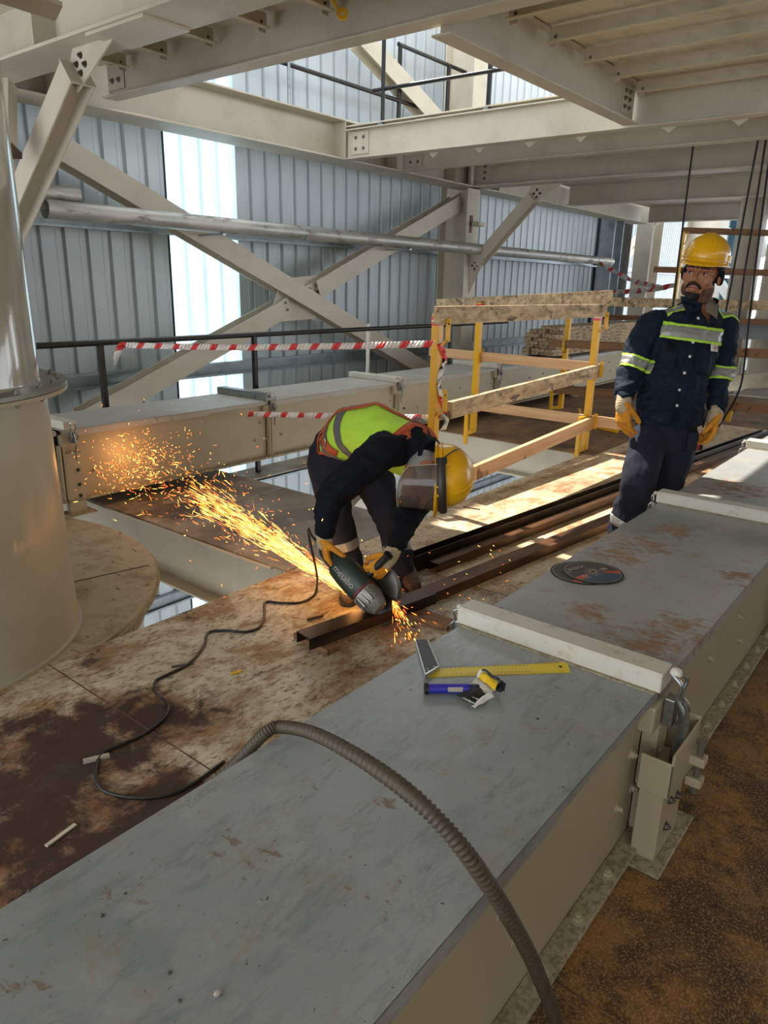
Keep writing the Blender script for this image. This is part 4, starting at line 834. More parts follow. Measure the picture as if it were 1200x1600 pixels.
# crumpled packet
t = thing('crumpled_packet', 'crumpled black, white and yellow packet on the lid next to the blue tube', 'packet', tuple(lidp(740, 1090)))
def crumple(pts, h0, mts, name, seed, amp=.006):
    random.seed(seed); G = 9; mb = MB(); vs = []
    for i in range(G):
        for j in range(G):
            u, v = i/(G-1), j/(G-1)
            p = pts[0]*(1-u)*(1-v) + pts[1]*u*(1-v) + pts[2]*u*v + pts[3]*(1-u)*v
            n_ = noise.noise(p*45 + V((seed, 0, 0))); vs.append(p + V((0, 0, 1))*(h0*math.sin(PI*min(1, u*1.1))*.5 + abs(n_)*amp*2.2 + .001))
    mb.add(vs, [(i*G+j, (i+1)*G+j, (i+1)*G+j+1, i*G+j+1) for i in range(G-1) for j in range(G-1)])
    return mb.build(name, mts, t, solid=.0008)
crumple([lidp(712, 1090, .503), lidp(742, 1106, .503), lidp(762, 1084, .515), lidp(735, 1072, .52)], .012, 'pack_black', 'black_panel', 3)
crumple([lidp(748, 1062, .53), lidp(752, 1050, .54), lidp(780, 1066, .54), lidp(773, 1080, .53)], .008, 'pack_yellow', 'yellow_panel', 4, .004)
crumple([lidp(736, 1106, .503), lidp(742, 1108, .502), lidp(772, 1090, .512), lidp(764, 1083, .522)], .006, 'paper_white', 'white_side', 5)
crumple([lidp(733, 1074, .515), lidp(748, 1060, .528), lidp(776, 1080, .528), lidp(760, 1088, .515)], .006, 'print_light', 'inner_face', 6)
crumple([lidp(744, 1060, .51), lidp(750, 1049, .535), lidp(756, 1048, .545), lidp(750, 1062, .53)], .004, 'paper_white', 'torn_flap', 8)
crumple([lidp(772, 1082, .505), lidp(776, 1064, .53), lidp(790, 1070, .54), lidp(788, 1084, .51)], .004, 'pack_black', 'end_flap', 9)
crumple([lidp(752, 1050, .545), lidp(757, 1048, .55), lidp(786, 1066, .548), lidp(780, 1068, .545)], .004, 'pack_black', 'top_edge', 10)
for k, (x, y) in enumerate(((722, 1090), (727, 1093), (732, 1096), (738, 1089), (744, 1092))):
    MB().bar(lidp(x, y, .517), lidp(x+14, y+5, .517), .0016, .0006).build('print_line', 'paper_white', t)
random.seed(11)
# cutting discs
def cutdisc(c, label, z, rot):
    t = thing('cutting_disc', label, 'cutting disc', (c.x, c.y, z), group='stacked cutting discs')
    cc = V((c.x, c.y, z)); R_ = .115
    MB().lathe([(.011, 0), (R_, 0), (R_, .002), (.011, .002)], cc, n=72, closed_prof=True).build('abrasive_disc', 'disc_black', t, smooth=True)
    MB().lathe([(.022, .0021), (R_-.010, .0021), (R_-.010, .0027), (.022, .0027)], cc, n=72, closed_prof=True).build('paper_label', 'disc_grey', t, smooth=True)
    MB().lathe([(R_-.011, .0027), (R_-.009, .0027), (R_-.009, .0029), (R_-.011, .0029)], cc, n=72, closed_prof=True).build('label_ring', 'print_light', t)
    MB().lathe([(.040, .0027), (R_-.012, .0027), (R_-.012, .003), (.040, .003)], cc, n=40, a0=rot, a1=rot+2.35).build('blue_sector', 'disc_blue', t)
    for s_ in (0, 2.35): MB().lathe([(.042, .0028), (R_-.012, .0028), (R_-.012, .0031), (.042, .0031)], cc, n=8, a0=rot+s_-.16, a1=rot+s_+.16).build('red_sector', 'disc_red', t)
    MB().lathe([(.009, .002), (.019, .002), (.019, .0036), (.009, .0036)], cc, n=32, closed_prof=True).build('metal_bush', 'brass', t, smooth=True)
    for r_ in (.026, .034): MB().lathe([(r_, .0027), (r_+.001, .0027), (r_+.001, .003), (r_, .003)], cc, n=40, closed_prof=True).build('print_ring', 'print_light', t)
    return t, cc
dc = V((2.545, .985, 0))
cutdisc(dc + V((-.03, .035, 0)), 'lower cutting disc peeking out from under the top one', CZ+.001, 5.0)
t, cc = cutdisc(dc, 'top cutting disc with red and blue label and a metal bush', CZ+.0045, 4.6)
ang0 = math.atan2(_rt.y, _rt.x)
xr = V((math.cos(ang0+.55), math.sin(ang0+.55), 0)); yr = V((0, 0, 1)).cross(xr)
lettering('BOSCH', .026, 'print_light', t, cc - xr*.030 + yr*.058 + V((0, 0, .0032)), xr, yr, 'brand_lettering', .0002)
MB().lathe([(.006, .0028), (.008, .0028), (.008, .0032), (.006, .0032)], cc - xr*.083 + yr*.040, n=24, closed_prof=True).build('round_emblem', 'print_light', t)
MB().obox(cc + xr*.058 + yr*.0 + V((0, 0, .0032)), xr, yr, V((0, 0, 1)), .014, .011, .0002).build('print_box', 'brass', t)
for k in range(3): MB().obox(cc - xr*(.06) - yr*(.012+.012*k) + V((0, 0, .0032)), xr, yr, V((0, 0, 1)), .013, .0022, .0002).build('print_bar', 'print_light', t)
# pebbles, chips, debris
for k, (x, y, s_) in enumerate(((340, 1555, .007), (265, 1521, .004), (160, 1432, .0045), (196, 1397, .0035), (45, 1393, .0035), (281, 1565, .0035), (840, 1124, .004), (940, 846, .004))):
    p = lidp(x, y, CZ); o = MB().sphere(p + V((0, 0, s_*.6)), s_, s_*.8, s_*.6, n=7, m=5).build('grit_crumb', 'bolt_dark' if k else 'print_light', org=p)
    tag(o, ['pale grit crumb near the bottom edge of the nearest lid', 'dark grit crumb left of the pale one on the nearest lid', 'dark crumb in the brown scuff on the nearest lid', 'dark crumb above the brown scuff on the nearest lid', 'dark crumb near the left edge of the lid', 'tiny dark crumb below the pale one', 'dark crumb right of the crumpled packet', 'black crumb on the second lid left of the rust stain'][k], 'crumb', 'grit crumbs on the lids')
o = MB().bar(onz(130, 1190, .006), onz(171, 1180, .006), .018, .01).build('wood_chip', 'print_light', org=onz(150, 1186)); tag(o, 'small pale stick lying under the cable loop', 'stick')
o = MB().bar(onz(361, 1053, .004), onz(377, 1048, .004), .012, .006).build('paper_scrap', 'pack_yellow', org=onz(368, 1050)); tag(o, 'tiny yellow scrap on the dirty deck', 'scrap')
o = MB().lathe([(.006, 0), (.011, 0), (.011, .003), (.006, .003)], onz(267, 1059), n=20, closed_prof=True).build('washer', 'galv', org=onz(267, 1059)); tag(o, 'small round washer on the deck beside the cable', 'washer')
for k, (a, b) in enumerate((((72, 1322), (118, 1288)), ((268, 1042), (302, 1036)))):
    o = MB().bar(onz(*a, .004), onz(*b, .004), .012, .005).build('debris_strip', 'chalk' if k == 0 else 'bolt_dark', org=onz(*a)); tag(o, ['pale flake in the dark mud at lower left', 'dark little bolt on the deck above the cable'][k], 'debris')
o = MB().bar(onz(725, 792, .004), onz(750, 796, .004), .008, .005).build('twig', 'rust_steel', org=onz(730, 793)); tag(o, 'thin rusty wire scrap on the sunlit deck behind the helmet', 'scrap')
# seam of the drum etc. handled above
# ================================================================ far background, right
corr('wall_right', 20, 46, -6, 8, 12.0, 'cladding', 0)
for k, (a, b) in enumerate(((31.6, 34.0), (44.5, 46.6))):
    corr('window_%d' % (k+2), a, b, -6, 8, 11.9, 'skylight_sheet', 0)
for z in (2.2, 4.6, 6.4):
    o = MB().box(20, 46, 11.78, 11.86, z, z+.16).build('wall_girt', 'girt_metal', org=(20, 11.8, z)); tag(o, 'far galvanised wall girt on the bright wall behind the standing worker, at %s' % {2.2: 'shoulder height', 4.6: 'helmet height', 6.4: 'beam height'}[z], 'girt')
def farcol(px, ybot, ytop, X_, w_, label, m='beam_paint'):
    a, b = onx(px[1], ybot, X_), onx(px[0], ytop, X_)
    t = thing('steel_column', label, 'column', (X_, b.y, -6))
    MB().prism(ibeam_prof(w_, w_*.8, .02, .02), (X_, b.y-w_/2, -6), V((1, 0, 0)), V((0, 1, 0)), V((0, 0, 6+max(b.z, 3.2)))).build('shaft', m, t, bevel=.004)
farcol((1115, 1100), 480, 290, 22, .9, 'wide cream column in the far bay behind the worker\'s helmet')
farcol((1148, 1128), 700, 520, 15.5, .42, 'grey steel post of the far platform, right of the worker\'s arm')
farcol((1198, 1180), 700, 520, 15.5, .42, 'grey steel post of the far platform at the right frame edge')
brc = thing('far_bracing', 'white crossed bracing in the far bay at the right frame edge', 'brace', (21, 3, 3))
for a, b in (((1125, 340), (1190, 270)), ((1160, 280), (1195, 400)), ((1110, 420), (1150, 480))):
    MB().bar(onx(*a, 21), onx(*b, 21), .3, .2).build('strut', 'far_white', brc, bevel=.004)
# far platform: beams, boards
def fbar(y0, y1, px0, px1, py, hpx, X_, m, label, cat='beam', name='platform_beam', depth=.25):
    a, b = onx(px0, py, X_), onx(px1, py + (px1-px0)*0.03, X_); hh = hpx/FPX*((a-EYE).dot(FW))
    d = (b-a); o = MB().obox((a+b)/2, d.normalized(), V((0, 0, 1)), V((1, 0, 0)), d.length/2, hh/2, depth/2).build(name, m, bevel=.004, org=(a+b)/2); tag(o, label, cat); return o
fbar(0, 0, 935, 1260, 511, 20, 14.5, 'far_grey', 'grey platform beam behind the standing worker\'s chest', depth=.2)
fbar(0, 0, 935, 1260, 495, 7, 14.2, 'timber_brown', 'brown plank lying on the grey platform beam', 'board', 'plank', .3)
fbar(0, 0, 940, 1260, 622, 24, 14.5, 'far_grey', 'lower grey platform beam behind the standing worker\'s hip', depth=.2)
fbar(0, 0, 1067, 1260, 360, 9, 10.5, 'timber_brown', 'brown board high up, level with the top of the helmet', 'board', 'guard_board', .05)
fbar(0, 0, 1022, 1260, 421, 9, 10.6, 'timber_brown', 'brown board level with the helmet brim', 'board', 'guard_board', .05)
fbar(0, 0, 1020, 1260, 671, 8, 9.6, 'timber_new_y', 'pale board just above the floor edge at the right', 'board', 'guard_board', .05)
t = thing('fence_post', 'thin yellow pole rising behind the standing worker\'s helmet', 'fence post', tuple(onx(1052, 480, 10.45)), group='yellow guard posts')
MB().tube([onx(1068, 362, 10.45), onx(1052, 480, 10.45)], .03, 10).build('pole', 'yellow_paint', t, smooth=True); MB().tube([onx(1075, 362, 10.45), onx(1074, 375, 10.45), onx(1069, 382, 10.45)], .008, 6).build('hook', 'yellow_paint', t)
MB().box(10.4, 10.55, 3.05, 3.1, 0, .1).build('foot', 'yellow_paint', t)
t = thing('fence_post', 'small yellow post behind the standing worker\'s left glove', 'fence post', tuple(onx(1137, 670, 9.7)), group='yellow guard posts')
MB().bar(onx(1142, 640, 9.7), onx(1133, 672, 9.7), .05, .05).build('pole', 'yellow_paint', t)
# far machine housing and hazy white slab behind
t = thing('machine_housing', 'large pale machine housing in the far bay at the right', 'machine', (24, -2, 0))
a = onx(1175, 440, 24); MB().prism([(a.y+.2, -6), (a.y+.2, a.z-1.6), (a.y-.9, a.z), (a.y-9, a.z), (a.y-9, -6)], (24, 0, 0), V((0, 1, 0)), V((0, 0, 1)), V((3, 0, 0))).build('housing', 'far_white', t, bevel=.01)
MB().box(23.93, 23.99, a.y-6, a.y+.1, a.z-2.2, a.z-2.1).build('seam_strip', 'far_grey', t)
o = MB().box(12.4, 46, -8, 2.9, -.05, 0).build('floor', 'concrete'); o['kind'] = 'structure'
slab(9.4, 12.3, -1.5, 3.19, 'floor_brown', -.002)
o = MB().bar(onx(1125, 600, 13.5), onx(1230, 590, 13.5), .3, .25).build('tarp_bundle', 'deck_joist', org=onx(1150, 600, 13.5)); tag(o, 'crumpled grey tarpaulin bundle on the far platform', 'tarpaulin')
# ================================================================ people
def remesh(mb, voxel, smooth=4, fac=.5):
    me = bpy.data.meshes.new('tmp'); me.from_pydata([tuple(v) for v in mb.v], [], mb.f)
    bm = bmesh.new(); bm.from_mesh(me); bmesh.ops.recalc_face_normals(bm, faces=bm.faces); bm.to_mesh(me); bm.free()
    o = bpy.data.objects.new('tmp', me); C.objects.link(o)
    r = o.modifiers.new('r', 'REMESH'); r.mode = 'VOXEL'; r.voxel_size = voxel; r.adaptivity = 0
    s = o.modifiers.new('s', 'SMOOTH'); s.factor = fac; s.iterations = smooth
    dg = bpy.context.evaluated_depsgraph_get(); m2 = bpy.data.meshes.new_from_object(o.evaluated_get(dg))
    bpy.data.objects.remove(o); bpy.data.meshes.remove(me); return m2
def wrinkle(me, fn):
    n = len(me.vertices); me.update(); co = np.empty(n*3); me.vertices.foreach_get('co', co); no = np.array([v.normal[:] for v in me.vertices]); co = co.reshape(-1, 3)
    d = np.array([fn(V(c)) for c in co]); co = co + no*d[:, None]; me.vertices.foreach_set('co', co.ravel()); me.update(); return me
def link(me, name, mt, parent, smooth=True, solid=0):
    me.materials.clear(); me.materials.append(MT[mt]); me.name = name
    if smooth: me.polygons.foreach_set('use_smooth', [True]*len(me.polygons))
    o = bpy.data.objects.new(name, me); C.objects.link(o); o['_w'] = V((0, 0, 0))
    if parent is not None:
        o.parent = parent; me.transform(Matrix.Translation(-V(parent['_w']))); o['_w'] = V(parent['_w'])
    if solid: b = o.modifiers.new('solid', 'SOLIDIFY'); b.thickness = solid; b.offset = 1
    return o
def cut(me, planes=(), pred=None, off=.003, fine=None):
    """piece of a garment surface, between planes (point, normal kept side), lifted off the cloth"""
    bm = bmesh.new(); bm.from_mesh(me); bm.normal_update()
    for p, n in planes:
        bmesh.ops.bisect_plane(bm, geom=bm.verts[:]+bm.edges[:]+bm.faces[:], plane_co=p, plane_no=n, clear_inner=True)
    if fine:
        fs = [f for f in bm.faces if (f.calc_center_median()-fine[0]).length < fine[1] and f.normal.dot(fine[2]) > -.3]; es = list({e for f in fs for e in f.edges}); bmesh.ops.subdivide_edges(bm, edges=es, cuts=2, use_grid_fill=True); bm.normal_update()
    if pred:
        bad = [f for f in bm.faces if not pred(f.calc_center_median(), f.normal)]; bmesh.ops.delete(bm, geom=bad, context='FACES')
    bm.normal_update()
    ns = {v: v.normal.copy() for v in bm.verts}
    for v in bm.verts: v.co += ns[v]*off
    m2 = bpy.data.meshes.new('cut'); bm.to_mesh(m2); bm.free(); return m2
def band(me, c, ax, w, R, off=.003):
    c = V(c); ax = V(ax).normalized()
    return cut(me, [(c-ax*w/2, ax), (c+ax*w/2, -ax)], lambda p, n: (p-c).length < R, off)
def bands3(me, c, ax, w, R, parent, edge='lime', mid='reflect_grey', off=.003):
    c = V(c); ax = V(ax).normalized(); e = w*.2
    link(band(me, c, ax, w-2*e, R, off), 'reflective_band', mid, parent, solid=.001)
    if edge:
        for s in (-1, 1): link(band(me, c+ax*(s*(w/2-e/2)), ax, e, R, off), 'band_edging', edge, parent, solid=.001)
def loft(mb, rings, n=28, pw=2.3):
    """rings: (centre, lateral dir, front dir, half width, half depth)"""
    vs = []
    for c, L, Fd, a, b in rings:
        for k in range(n):
            t = 2*PI*k/n; ct, st = math.cos(t), math.sin(t)
            x = math.copysign(abs(ct)**(2/pw), ct)*a; y = math.copysign(abs(st)**(2/pw), st)*b
            vs.append(V(c)+L*x+Fd*y)
    fs = [(i*n+k, i*n+(k+1) % n, (i+1)*n+(k+1) % n, (i+1)*n+k) for i in range(len(rings)-1) for k in range(n)]
    fs += [tuple(range(n))[::-1], tuple(range((len(rings)-1)*n, len(rings)*n))]
    mb.add(vs, fs); return mb
def limb(mb, pts, rad, n=16, k=4):
    P = [V(p) for p in pts]; Q = []; R_ = []
    for i in range(len(P)-1):
        for j in range(k):
            t = j/k; Q.append(P[i].lerp(P[i+1], t)); R_.append(rad[i]*(1-t)+rad[i+1]*t)
    Q.append(P[-1]); R_.append(rad[-1])
    # soften the joints
    for _ in range(1):
        Q2 = Q[:]
        for i in range(1, len(Q)-1): Q2[i] = (Q[i-1]+Q[i]*2+Q[i+1])/4
        Q = Q2
    mb.tube(Q, R_, n); mb.sphere(P[0], rad[0], n=14, m=8); mb.sphere(P[-1], rad[-1], n=14, m=8); return mb
def hand_shape(mb, wrist, d, n, side, curls, thumb=(.5, .6, .3), s=1.0, thick=.011, spread=.06):
    """wrist, d towards the fingers, n out of the palm, side=+1/-1 where the thumb sits along d x n; curls per finger (radians)"""
    wrist = V(wrist); d = V(d).normalized(); n = (V(n)-d*V(n).dot(d)).normalized(); l = d.cross(n).normalized()*side
    rings = []
    for t, a, b in ((-.01, .027, .020), (.02, .031, .019), (.05, .041, .018), (.08, .043, .016), (.095, .040, .014)): rings.append((wrist+d*(t*s), l, n, a*s, b*s))
    loft(mb, rings, 20, 2.4)
    for i, (o, L_, st) in enumerate(((.031, .074, .088), (.011, .082, .094), (-.010, .077, .092), (-.030, .060, .084))):
        p = wrist + d*(st*s) + l*(o*s); dirv = (d + l*(spread*(1.5-i))).normalized(); pts = [p - d*.012*s, p]; rr = [thick*s, thick*s]; ang = 0
        for j, (fl, cf) in enumerate(((.46, .9), (.30, 1.1), (.24, .8))):
            ang += curls[i]*cf*.5 if j else curls[i]*.45
            v = dirv*math.cos(ang) + n*math.sin(ang); p = p + v*(L_*fl*s); pts.append(p); rr.append(thick*s*(1-.09*(j+1)))
        limb(mb, pts, rr, 10, 2)
    p = wrist + d*.022*s + l*.026*s; a_, b_, c_ = thumb
    v1 = (d*a_ + l*b_ + n*c_).normalized(); v2 = (d*(a_+.35) + l*(b_-.25) + n*(c_+.25)).normalized()
    limb(mb, [p - v1*.01*s, p + v1*.035*s, p + v1*.035*s + v2*.03*s, p + v1*.035*s + v2*.058*s], [.0155*s, .0135*s, .012*s, .0105*s], 10, 2)
    return l, n, d
def glove(parent, wrist, arm_dir, d, n, side, curls, thumb, s=1.12, label=None):
    mb = MB(); hand_shape(mb, wrist, d, n, side, curls, thumb, s, .0115)
    me = remesh(mb, .0032, 3); wrinkle(me, lambda p: .0012*noise.noise(p*90)-.0014*max(0, 1-abs(noise.noise(p*55))*7))
    g_ = link(me, 'glove', 'glove_yellow', parent)
    c = MB(); w_ = V(wrist); a_ = V(arm_dir).normalized(); d = V(d).normalized()
    limb(c, [w_ - a_*.055*s, w_ - a_*.02, w_ + d*.012, w_ + d*.028*s], [.036*s, .033*s, .033*s, .034*s], 20, 4)
    mc = remesh(c, .004, 3); wrinkle(mc, lambda p: .0011*math.sin((p-w_).dot(a_)*520)); link(mc, 'knit_cuff', 'glove_cuff', g_)
    return g_
def helmet(parent, c, up, fwd, s=1.0, brim=.045, label=None):
    up = V(up).normalized(); fwd = V(fwd); fwd = (fwd - up*fwd.dot(up)).normalized(); rt = fwd.cross(up)
    def pt(th, ph, off=0):
        x = math.cos(ph)*math.sin(th); y = math.sin(ph)*math.sin(th); z = math.cos(th)
        r = 1 + off; rid = .007*math.exp(-(x/.22)**2)*max(0, z)
        return c + rt*(x*.112*s*r) + fwd*(y*.137*s*r + .004) + up*((math.copysign(abs(z)**.9, z)*.122 + rid)*s*r)
    n, m = 64, 20; mb = MB(); vs = []
    for i in range(m+1):
        th = (PI/2+.12)*i/m
        for k in range(n): vs.append(pt(max(th, .001), 2*PI*k/n))
    for j, (off, dz) in enumerate(((.06, -.004), (.10, -.012))):
        for k in range(n):
            ph = 2*PI*k/n; f = max(0, math.sin(ph))**3; e = off + f*(brim/.137)*((j+1)/2)
            b = pt(PI/2+.12, ph); x, y = math.cos(ph), math.sin(ph)
            vs.append(b + (rt*x*.112 + fwd*y*.137)*(e*s) + up*((dz - f*.006*(j+1))*s))
    M_ = m+3
    mb.add(vs, [(i*n+k, i*n+(k+1) % n, (i+1)*n+(k+1) % n, (i+1)*n+k) for i in range(M_-1) for k in range(n)])
    h = mb.build('helmet', 'helmet_yellow', parent, smooth=2, solid=.003)
    r2 = MB(); P = [pt(PI/2+.02, 2*PI*k/40, .045) for k in range(40)]; r2.tube(P, .004*s, 8, closed=True); r2.build('rim_bead', 'helmet_yellow', h, smooth=True)
    for sx in (-1, 1):
        b = pt(PI/2-.05, 0 if sx > 0 else PI, .02); MB().obox(b, fwd, up, rt, .016*s, .02*s, .006*s).build('slot_boss', 'helmet_yellow', h, bevel=.003)
        ps = [pt(th_, PI/2 + sx*.55 + 0, .012) for th_ in [i*.13 for i in range(2, 11)]]; MB().tube(ps, .004*s, 8).build('shell_rib', 'helmet_yellow', h, smooth=True)
    # harness band inside
    MB().tube([c + rt*(math.cos(a)*.088*s) + fwd*(math.sin(a)*.108*s) - up*.02*s for a in [2*PI*k/32 for k in range(32)]], .008*s, 8, closed=True, flat=.3, hint=up).build('headband', 'rubber_black', h, smooth=True)
    return h
def head_shape(mb, c, rt, fw, up, s, neck_to):
    A = (rt, fw, up); q = lambda x, y, z: c + rt*(x*s) + fw*(y*s) + up*(z*s)
    E = lambda x, y, z, a, b, d, n=18, m=12: mb.sphere(q(x, y, z), a*s, b*s, d*s, A, n, m)
    E(0, -.012, .035, .076, .094, .098, 24, 16); E(0, .030, -.025, .061, .062, .088); E(0, .036, -.085, .046, .050, .040); E(0, .074, -.108, .020, .018, .018)
    for sx in (-1, 1):
        E(sx*.040, .056, -.030, .024, .020, .028); E(sx*.050, .010, -.075, .022, .04, .034); E(sx*.078, -.012, -.015, .010, .020, .032)
        limb(mb, [q(sx*.048, .080, .012), q(sx*.012, .096, .012)], [.009*s, .010*s], 10, 2); E(sx*.013, .104, -.040, .010, .011, .009)
    limb(mb, [q(0, .090, .012), q(0, .104, -.012), q(0, .122, -.034)], [.008*s, .0095*s, .0125*s], 12, 3)
    limb(mb, [q(-.020, .087, -.066), q(0, .097, -.063), q(.020, .087, -.066)], [.006*s, .0085*s, .006*s], 10, 3)
    limb(mb, [q(-.017, .086, -.077), q(0, .096, -.079), q(.017, .086, -.077)], [.006*s, .009*s, .006*s], 10, 3)
    limb(mb, [q(0, -.015, -.06), V(neck_to)], [.056*s, .060*s], 18, 4)
def face_details(parent, body, c, rt, fw, up, s):
    q = lambda x, y, z: c + rt*(x*s) + fw*(y*s) + up*(z*s)
    loc = lambda p: ((p-c).dot(rt)/s, (p-c).dot(fw)/s, (p-c).dot(up)/s)
    for sx in (-1, 1):
        e = MB().sphere(q(sx*.031, .078, -.008), .0110*s, .0110*s, .0048*s, (rt, fw, up), 16, 10).build('eye', 'eye_white', parent, smooth=True)
        MB().sphere(q(sx*.031+.0015, .0868, -.006), .0058*s, .003*s, .0058*s, (rt, fw, up), 12, 8).build('iris', 'eye_dark', e, smooth=True)
        MB().tube(catmull([q(sx*.016, .090, -.003), q(sx*.031, .0945, .003), q(sx*.046, .083, -.004)], 5), .0028*s, 8).build('eyelid', 'skin', parent, smooth=2)
        MB().tube(catmull([q(sx*.010, .101, .012), q(sx*.030, .100, .019), q(sx*.052, .082, .013)], 5), [.0035*s, .004*s, .0045*s]+[.0045*s]*5+[.004*s, .003*s, .002*s], 8, flat=.8).build('eyebrow', 'hair_dark', parent, smooth=2)
    W = lambda m_, nm, mt, f, off: link(cut(m_, (), lambda p, n: f(*loc(p)), off*s, (c + fw*(.04*s) - up*(.07*s), .12*s, fw)), nm, mt, parent)
    W(body, 'beard', 'stubble', lambda x, y, z: -.135 < z < -.055 and y > .0 and not (abs(x) < .024 and -.088 < z < -.058 and y > .06) and (z < -.092 or abs(x) > .034 or y < .04) and z < -.052 - max(0, .075-abs(x))*.55, .0010)
    W(body, 'goatee', 'hair_dark', lambda x, y, z: -.13 < z < -.089 and y > .055 and abs(x) < .028, .004)
    MB().tube(catmull([q(-.031, .084, -.070), q(-.018, .101, -.055), q(0, .106, -.051), q(.018, .101, -.055), q(.031, .084, -.070)], 6), .0058*s, 8, flat=1.0).build('moustache', 'hair_dark', parent, smooth=2)
    MB().tube(catmull([q(-.019, .094, -.071), q(0, .103, -.0695), q(.019, .094, -.071)], 6), .0022*s, 8).build('mouth_line', 'lip', parent, smooth=2)
def boot(parent, heel, toe, ankle, s=1.0):
    heel, toe, ankle = V(heel), V(toe), V(ankle); d = (toe-heel); L_ = d.length; d.normalize(); l = d.cross(V((0, 0, 1))); u = V((0, 0, 1)); mb = MB()
    loft(mb, [(heel + d*(L_*t) + u*(h/2+.012), l, u, a, h/2) for t, a, h in ((0, .025, .05), (.06, .038, .09), (.25, .042, .11), (.45, .042, .10), (.65, .048, .082), (.85, .048, .07), (.97, .035, .055), (1.0, .02, .04))], 20, 2.6)
    limb(mb, [heel + d*(L_*.2) + u*.06, ankle], [.045, .052], 16, 3)
    me = remesh(mb, .006, 3); wrinkle(me, lambda p: .002*noise.noise(p*40)); b = link(me, 'boot', 'boot_brown', parent)
    m2 = MB(); loft(m2, [(heel + d*(L_*t) + u*.009, l, u, a+.004, .009) for t, a in ((-.02, .02), (.03, .038), (.25, .044), (.45, .040), (.65, .049), (.85, .049), (.98, .034), (1.02, .018))], 20, 2.6); m2.build('sole', 'boot_sole', b, smooth=True)
    return b
def folds(amp=.008, f=9, ax=None, st=2.6):
    ax = ax or V((0, 0, 1))
    def fn(p):
        q = p + ax*(p.dot(ax)*(st-1)); n1 = noise.noise(q*f); n2 = noise.noise(q*f*2.3+V((5, 2, 1)))
        return amp*((1-abs(n1)*2.6) + .45*(1-abs(n2)*2.6) - .7)
    return fn

# ---------------------------------------------------------------- the standing worker
T0 = 4.15
def P1(x, y, t=T0): return dp(x, y, t)
w1 = thing('person', 'worker in navy jacket with reflective bands and a yellow helmet, standing and facing the camera', 'person', tuple(onz(985, 868)))
hipc, waist, chest, shl, nck = P1(1040, 668, 4.2), P1(1050, 610, 4.19), P1(1068, 545, 4.18), P1(1078, 498, 4.18), P1(1092, 474, 4.18)
shR, shL = P1(1016, 500, 4.13), P1(1134, 504, 4.24)
Lt = (shL-shR).normalized(); uu = V((0, 0, 1)); Fr = Lt.cross(uu).normalized(); Fr = -Fr if Fr.dot(EYE-hipc) < 0 else Fr
Lt = Lt
elR, wrR = P1(984, 578, 4.16), P1(975, 622, 4.08); elL, wrL = P1(1124, 590, 4.26), P1(1119, 640, 4.18)
haR, haL = P1(970, 668, 4.06), P1(1104, 684, 4.12)
hjR, hjL = P1(1014, 684, 4.17), P1(1062, 688, 4.24)
knR, knL = P1(996, 757, 4.08), P1(1042, 752, 4.26); anR = onz(964, 850, .10); anL = onz(1012, 826, .12)
hc = P1(1098, 426, 4.14); hup = (uu + Fr*.08 + Lt*.10).normalized()
hf = (EYE - hc); hf.z = 0; hf.normalize(); hf = (hf*math.cos(.33) - RT*math.sin(.33)*1.0 - uu*.16).normalized(); hf = (hf - hup*hf.dot(hup)).normalized(); hr = hf.cross(hup).normalized()
HS = 1.24
# body
mb = MB(); head_shape(mb, hc, hr, hf, hup, HS, nck - uu*.02)
loft(mb, [(hipc-uu*.04, Lt, Fr, .13, .085), (waist, Lt, Fr, .125, .08), (chest, Lt, Fr, .15, .095), (shl, Lt, Fr, .16, .08), (nck-uu*.0, Lt, Fr, .06, .055)], 24)
for sh, el, wr, ha in ((shR, elR, wrR, haR), (shL, elL, wrL, haL)): limb(mb, [sh+(shl-sh)*.25, sh, el, wr, wr+(ha-wr)*.1], [.05, .05, .040, .026, .020])
for hj, kn, an in ((hjR, knR, anR), (hjL, knL, anL)): limb(mb, [hj, kn, an], [.075, .052, .038])
bm1 = remesh(mb, .0045, 2); body1 = link(bm1, 'body', 'skin', w1)
bmc = bm1.copy(); bmc.transform(Matrix.Translation(V(w1['_w']))); face_details(w1, bmc, hc, hr, hf, hup, HS)
qh = lambda x, y, z: hc + hr*(x*HS) + hf*(y*HS) + hup*(z*HS)
hl = lambda p: ((p-hc).dot(hr)/HS, (p-hc).dot(hf)/HS, (p-hc).dot(hup)/HS)
def bean(p, n):
    x, y, z = hl(p); return z > (.027 if y > .04 else .027-(.04-y)*1.1) and z > -.075
bn = cut(bmc, (), bean, .007); b_ = link(bn, 'beanie', 'cloth_black', w1, solid=.003)
helmet(w1, hc + hup*(.062*HS) - hf*.002, hup*1 + hf*.02, hf, HS*.86)
# trousers
mb = MB(); loft(mb, [(hipc+uu*.10, Lt, Fr, .165, .11), (hipc, Lt, Fr, .18, .125), (hipc-uu*.08, Lt, Fr, .185, .125), (hipc-uu*.14, Lt, Fr, .165, .11)], 28)
for hj, kn, an, o_ in ((hjR, knR, anR, .0), (hjL, knL, anL, .0)): limb(mb, [hj, kn, an - (an-kn).normalized()*.0], [.108, .094, .076])
me = remesh(mb, .008, 3); wrinkle(me, lambda p: folds(.012, 7, V((0, 0, 1)), .8)(p)*(1.2 if p.z < .5 else .7)); trm = me.copy(); link(me, 'trousers', 'trouser_navy', w1)
for kn, an in ((knR, anR), (knL, anL)):
    a_ = (an-kn).normalized(); link(band(trm, kn.lerp(an, .55), a_, .045, .14, .003), 'reflective_band', 'reflect_grey', w1, solid=.001)
MB().obox(P1(1082, 690, 4.10), uu, RT, FW, .05, .028, .006).build('cargo_pocket', 'trouser_navy', w1, bevel=.004)
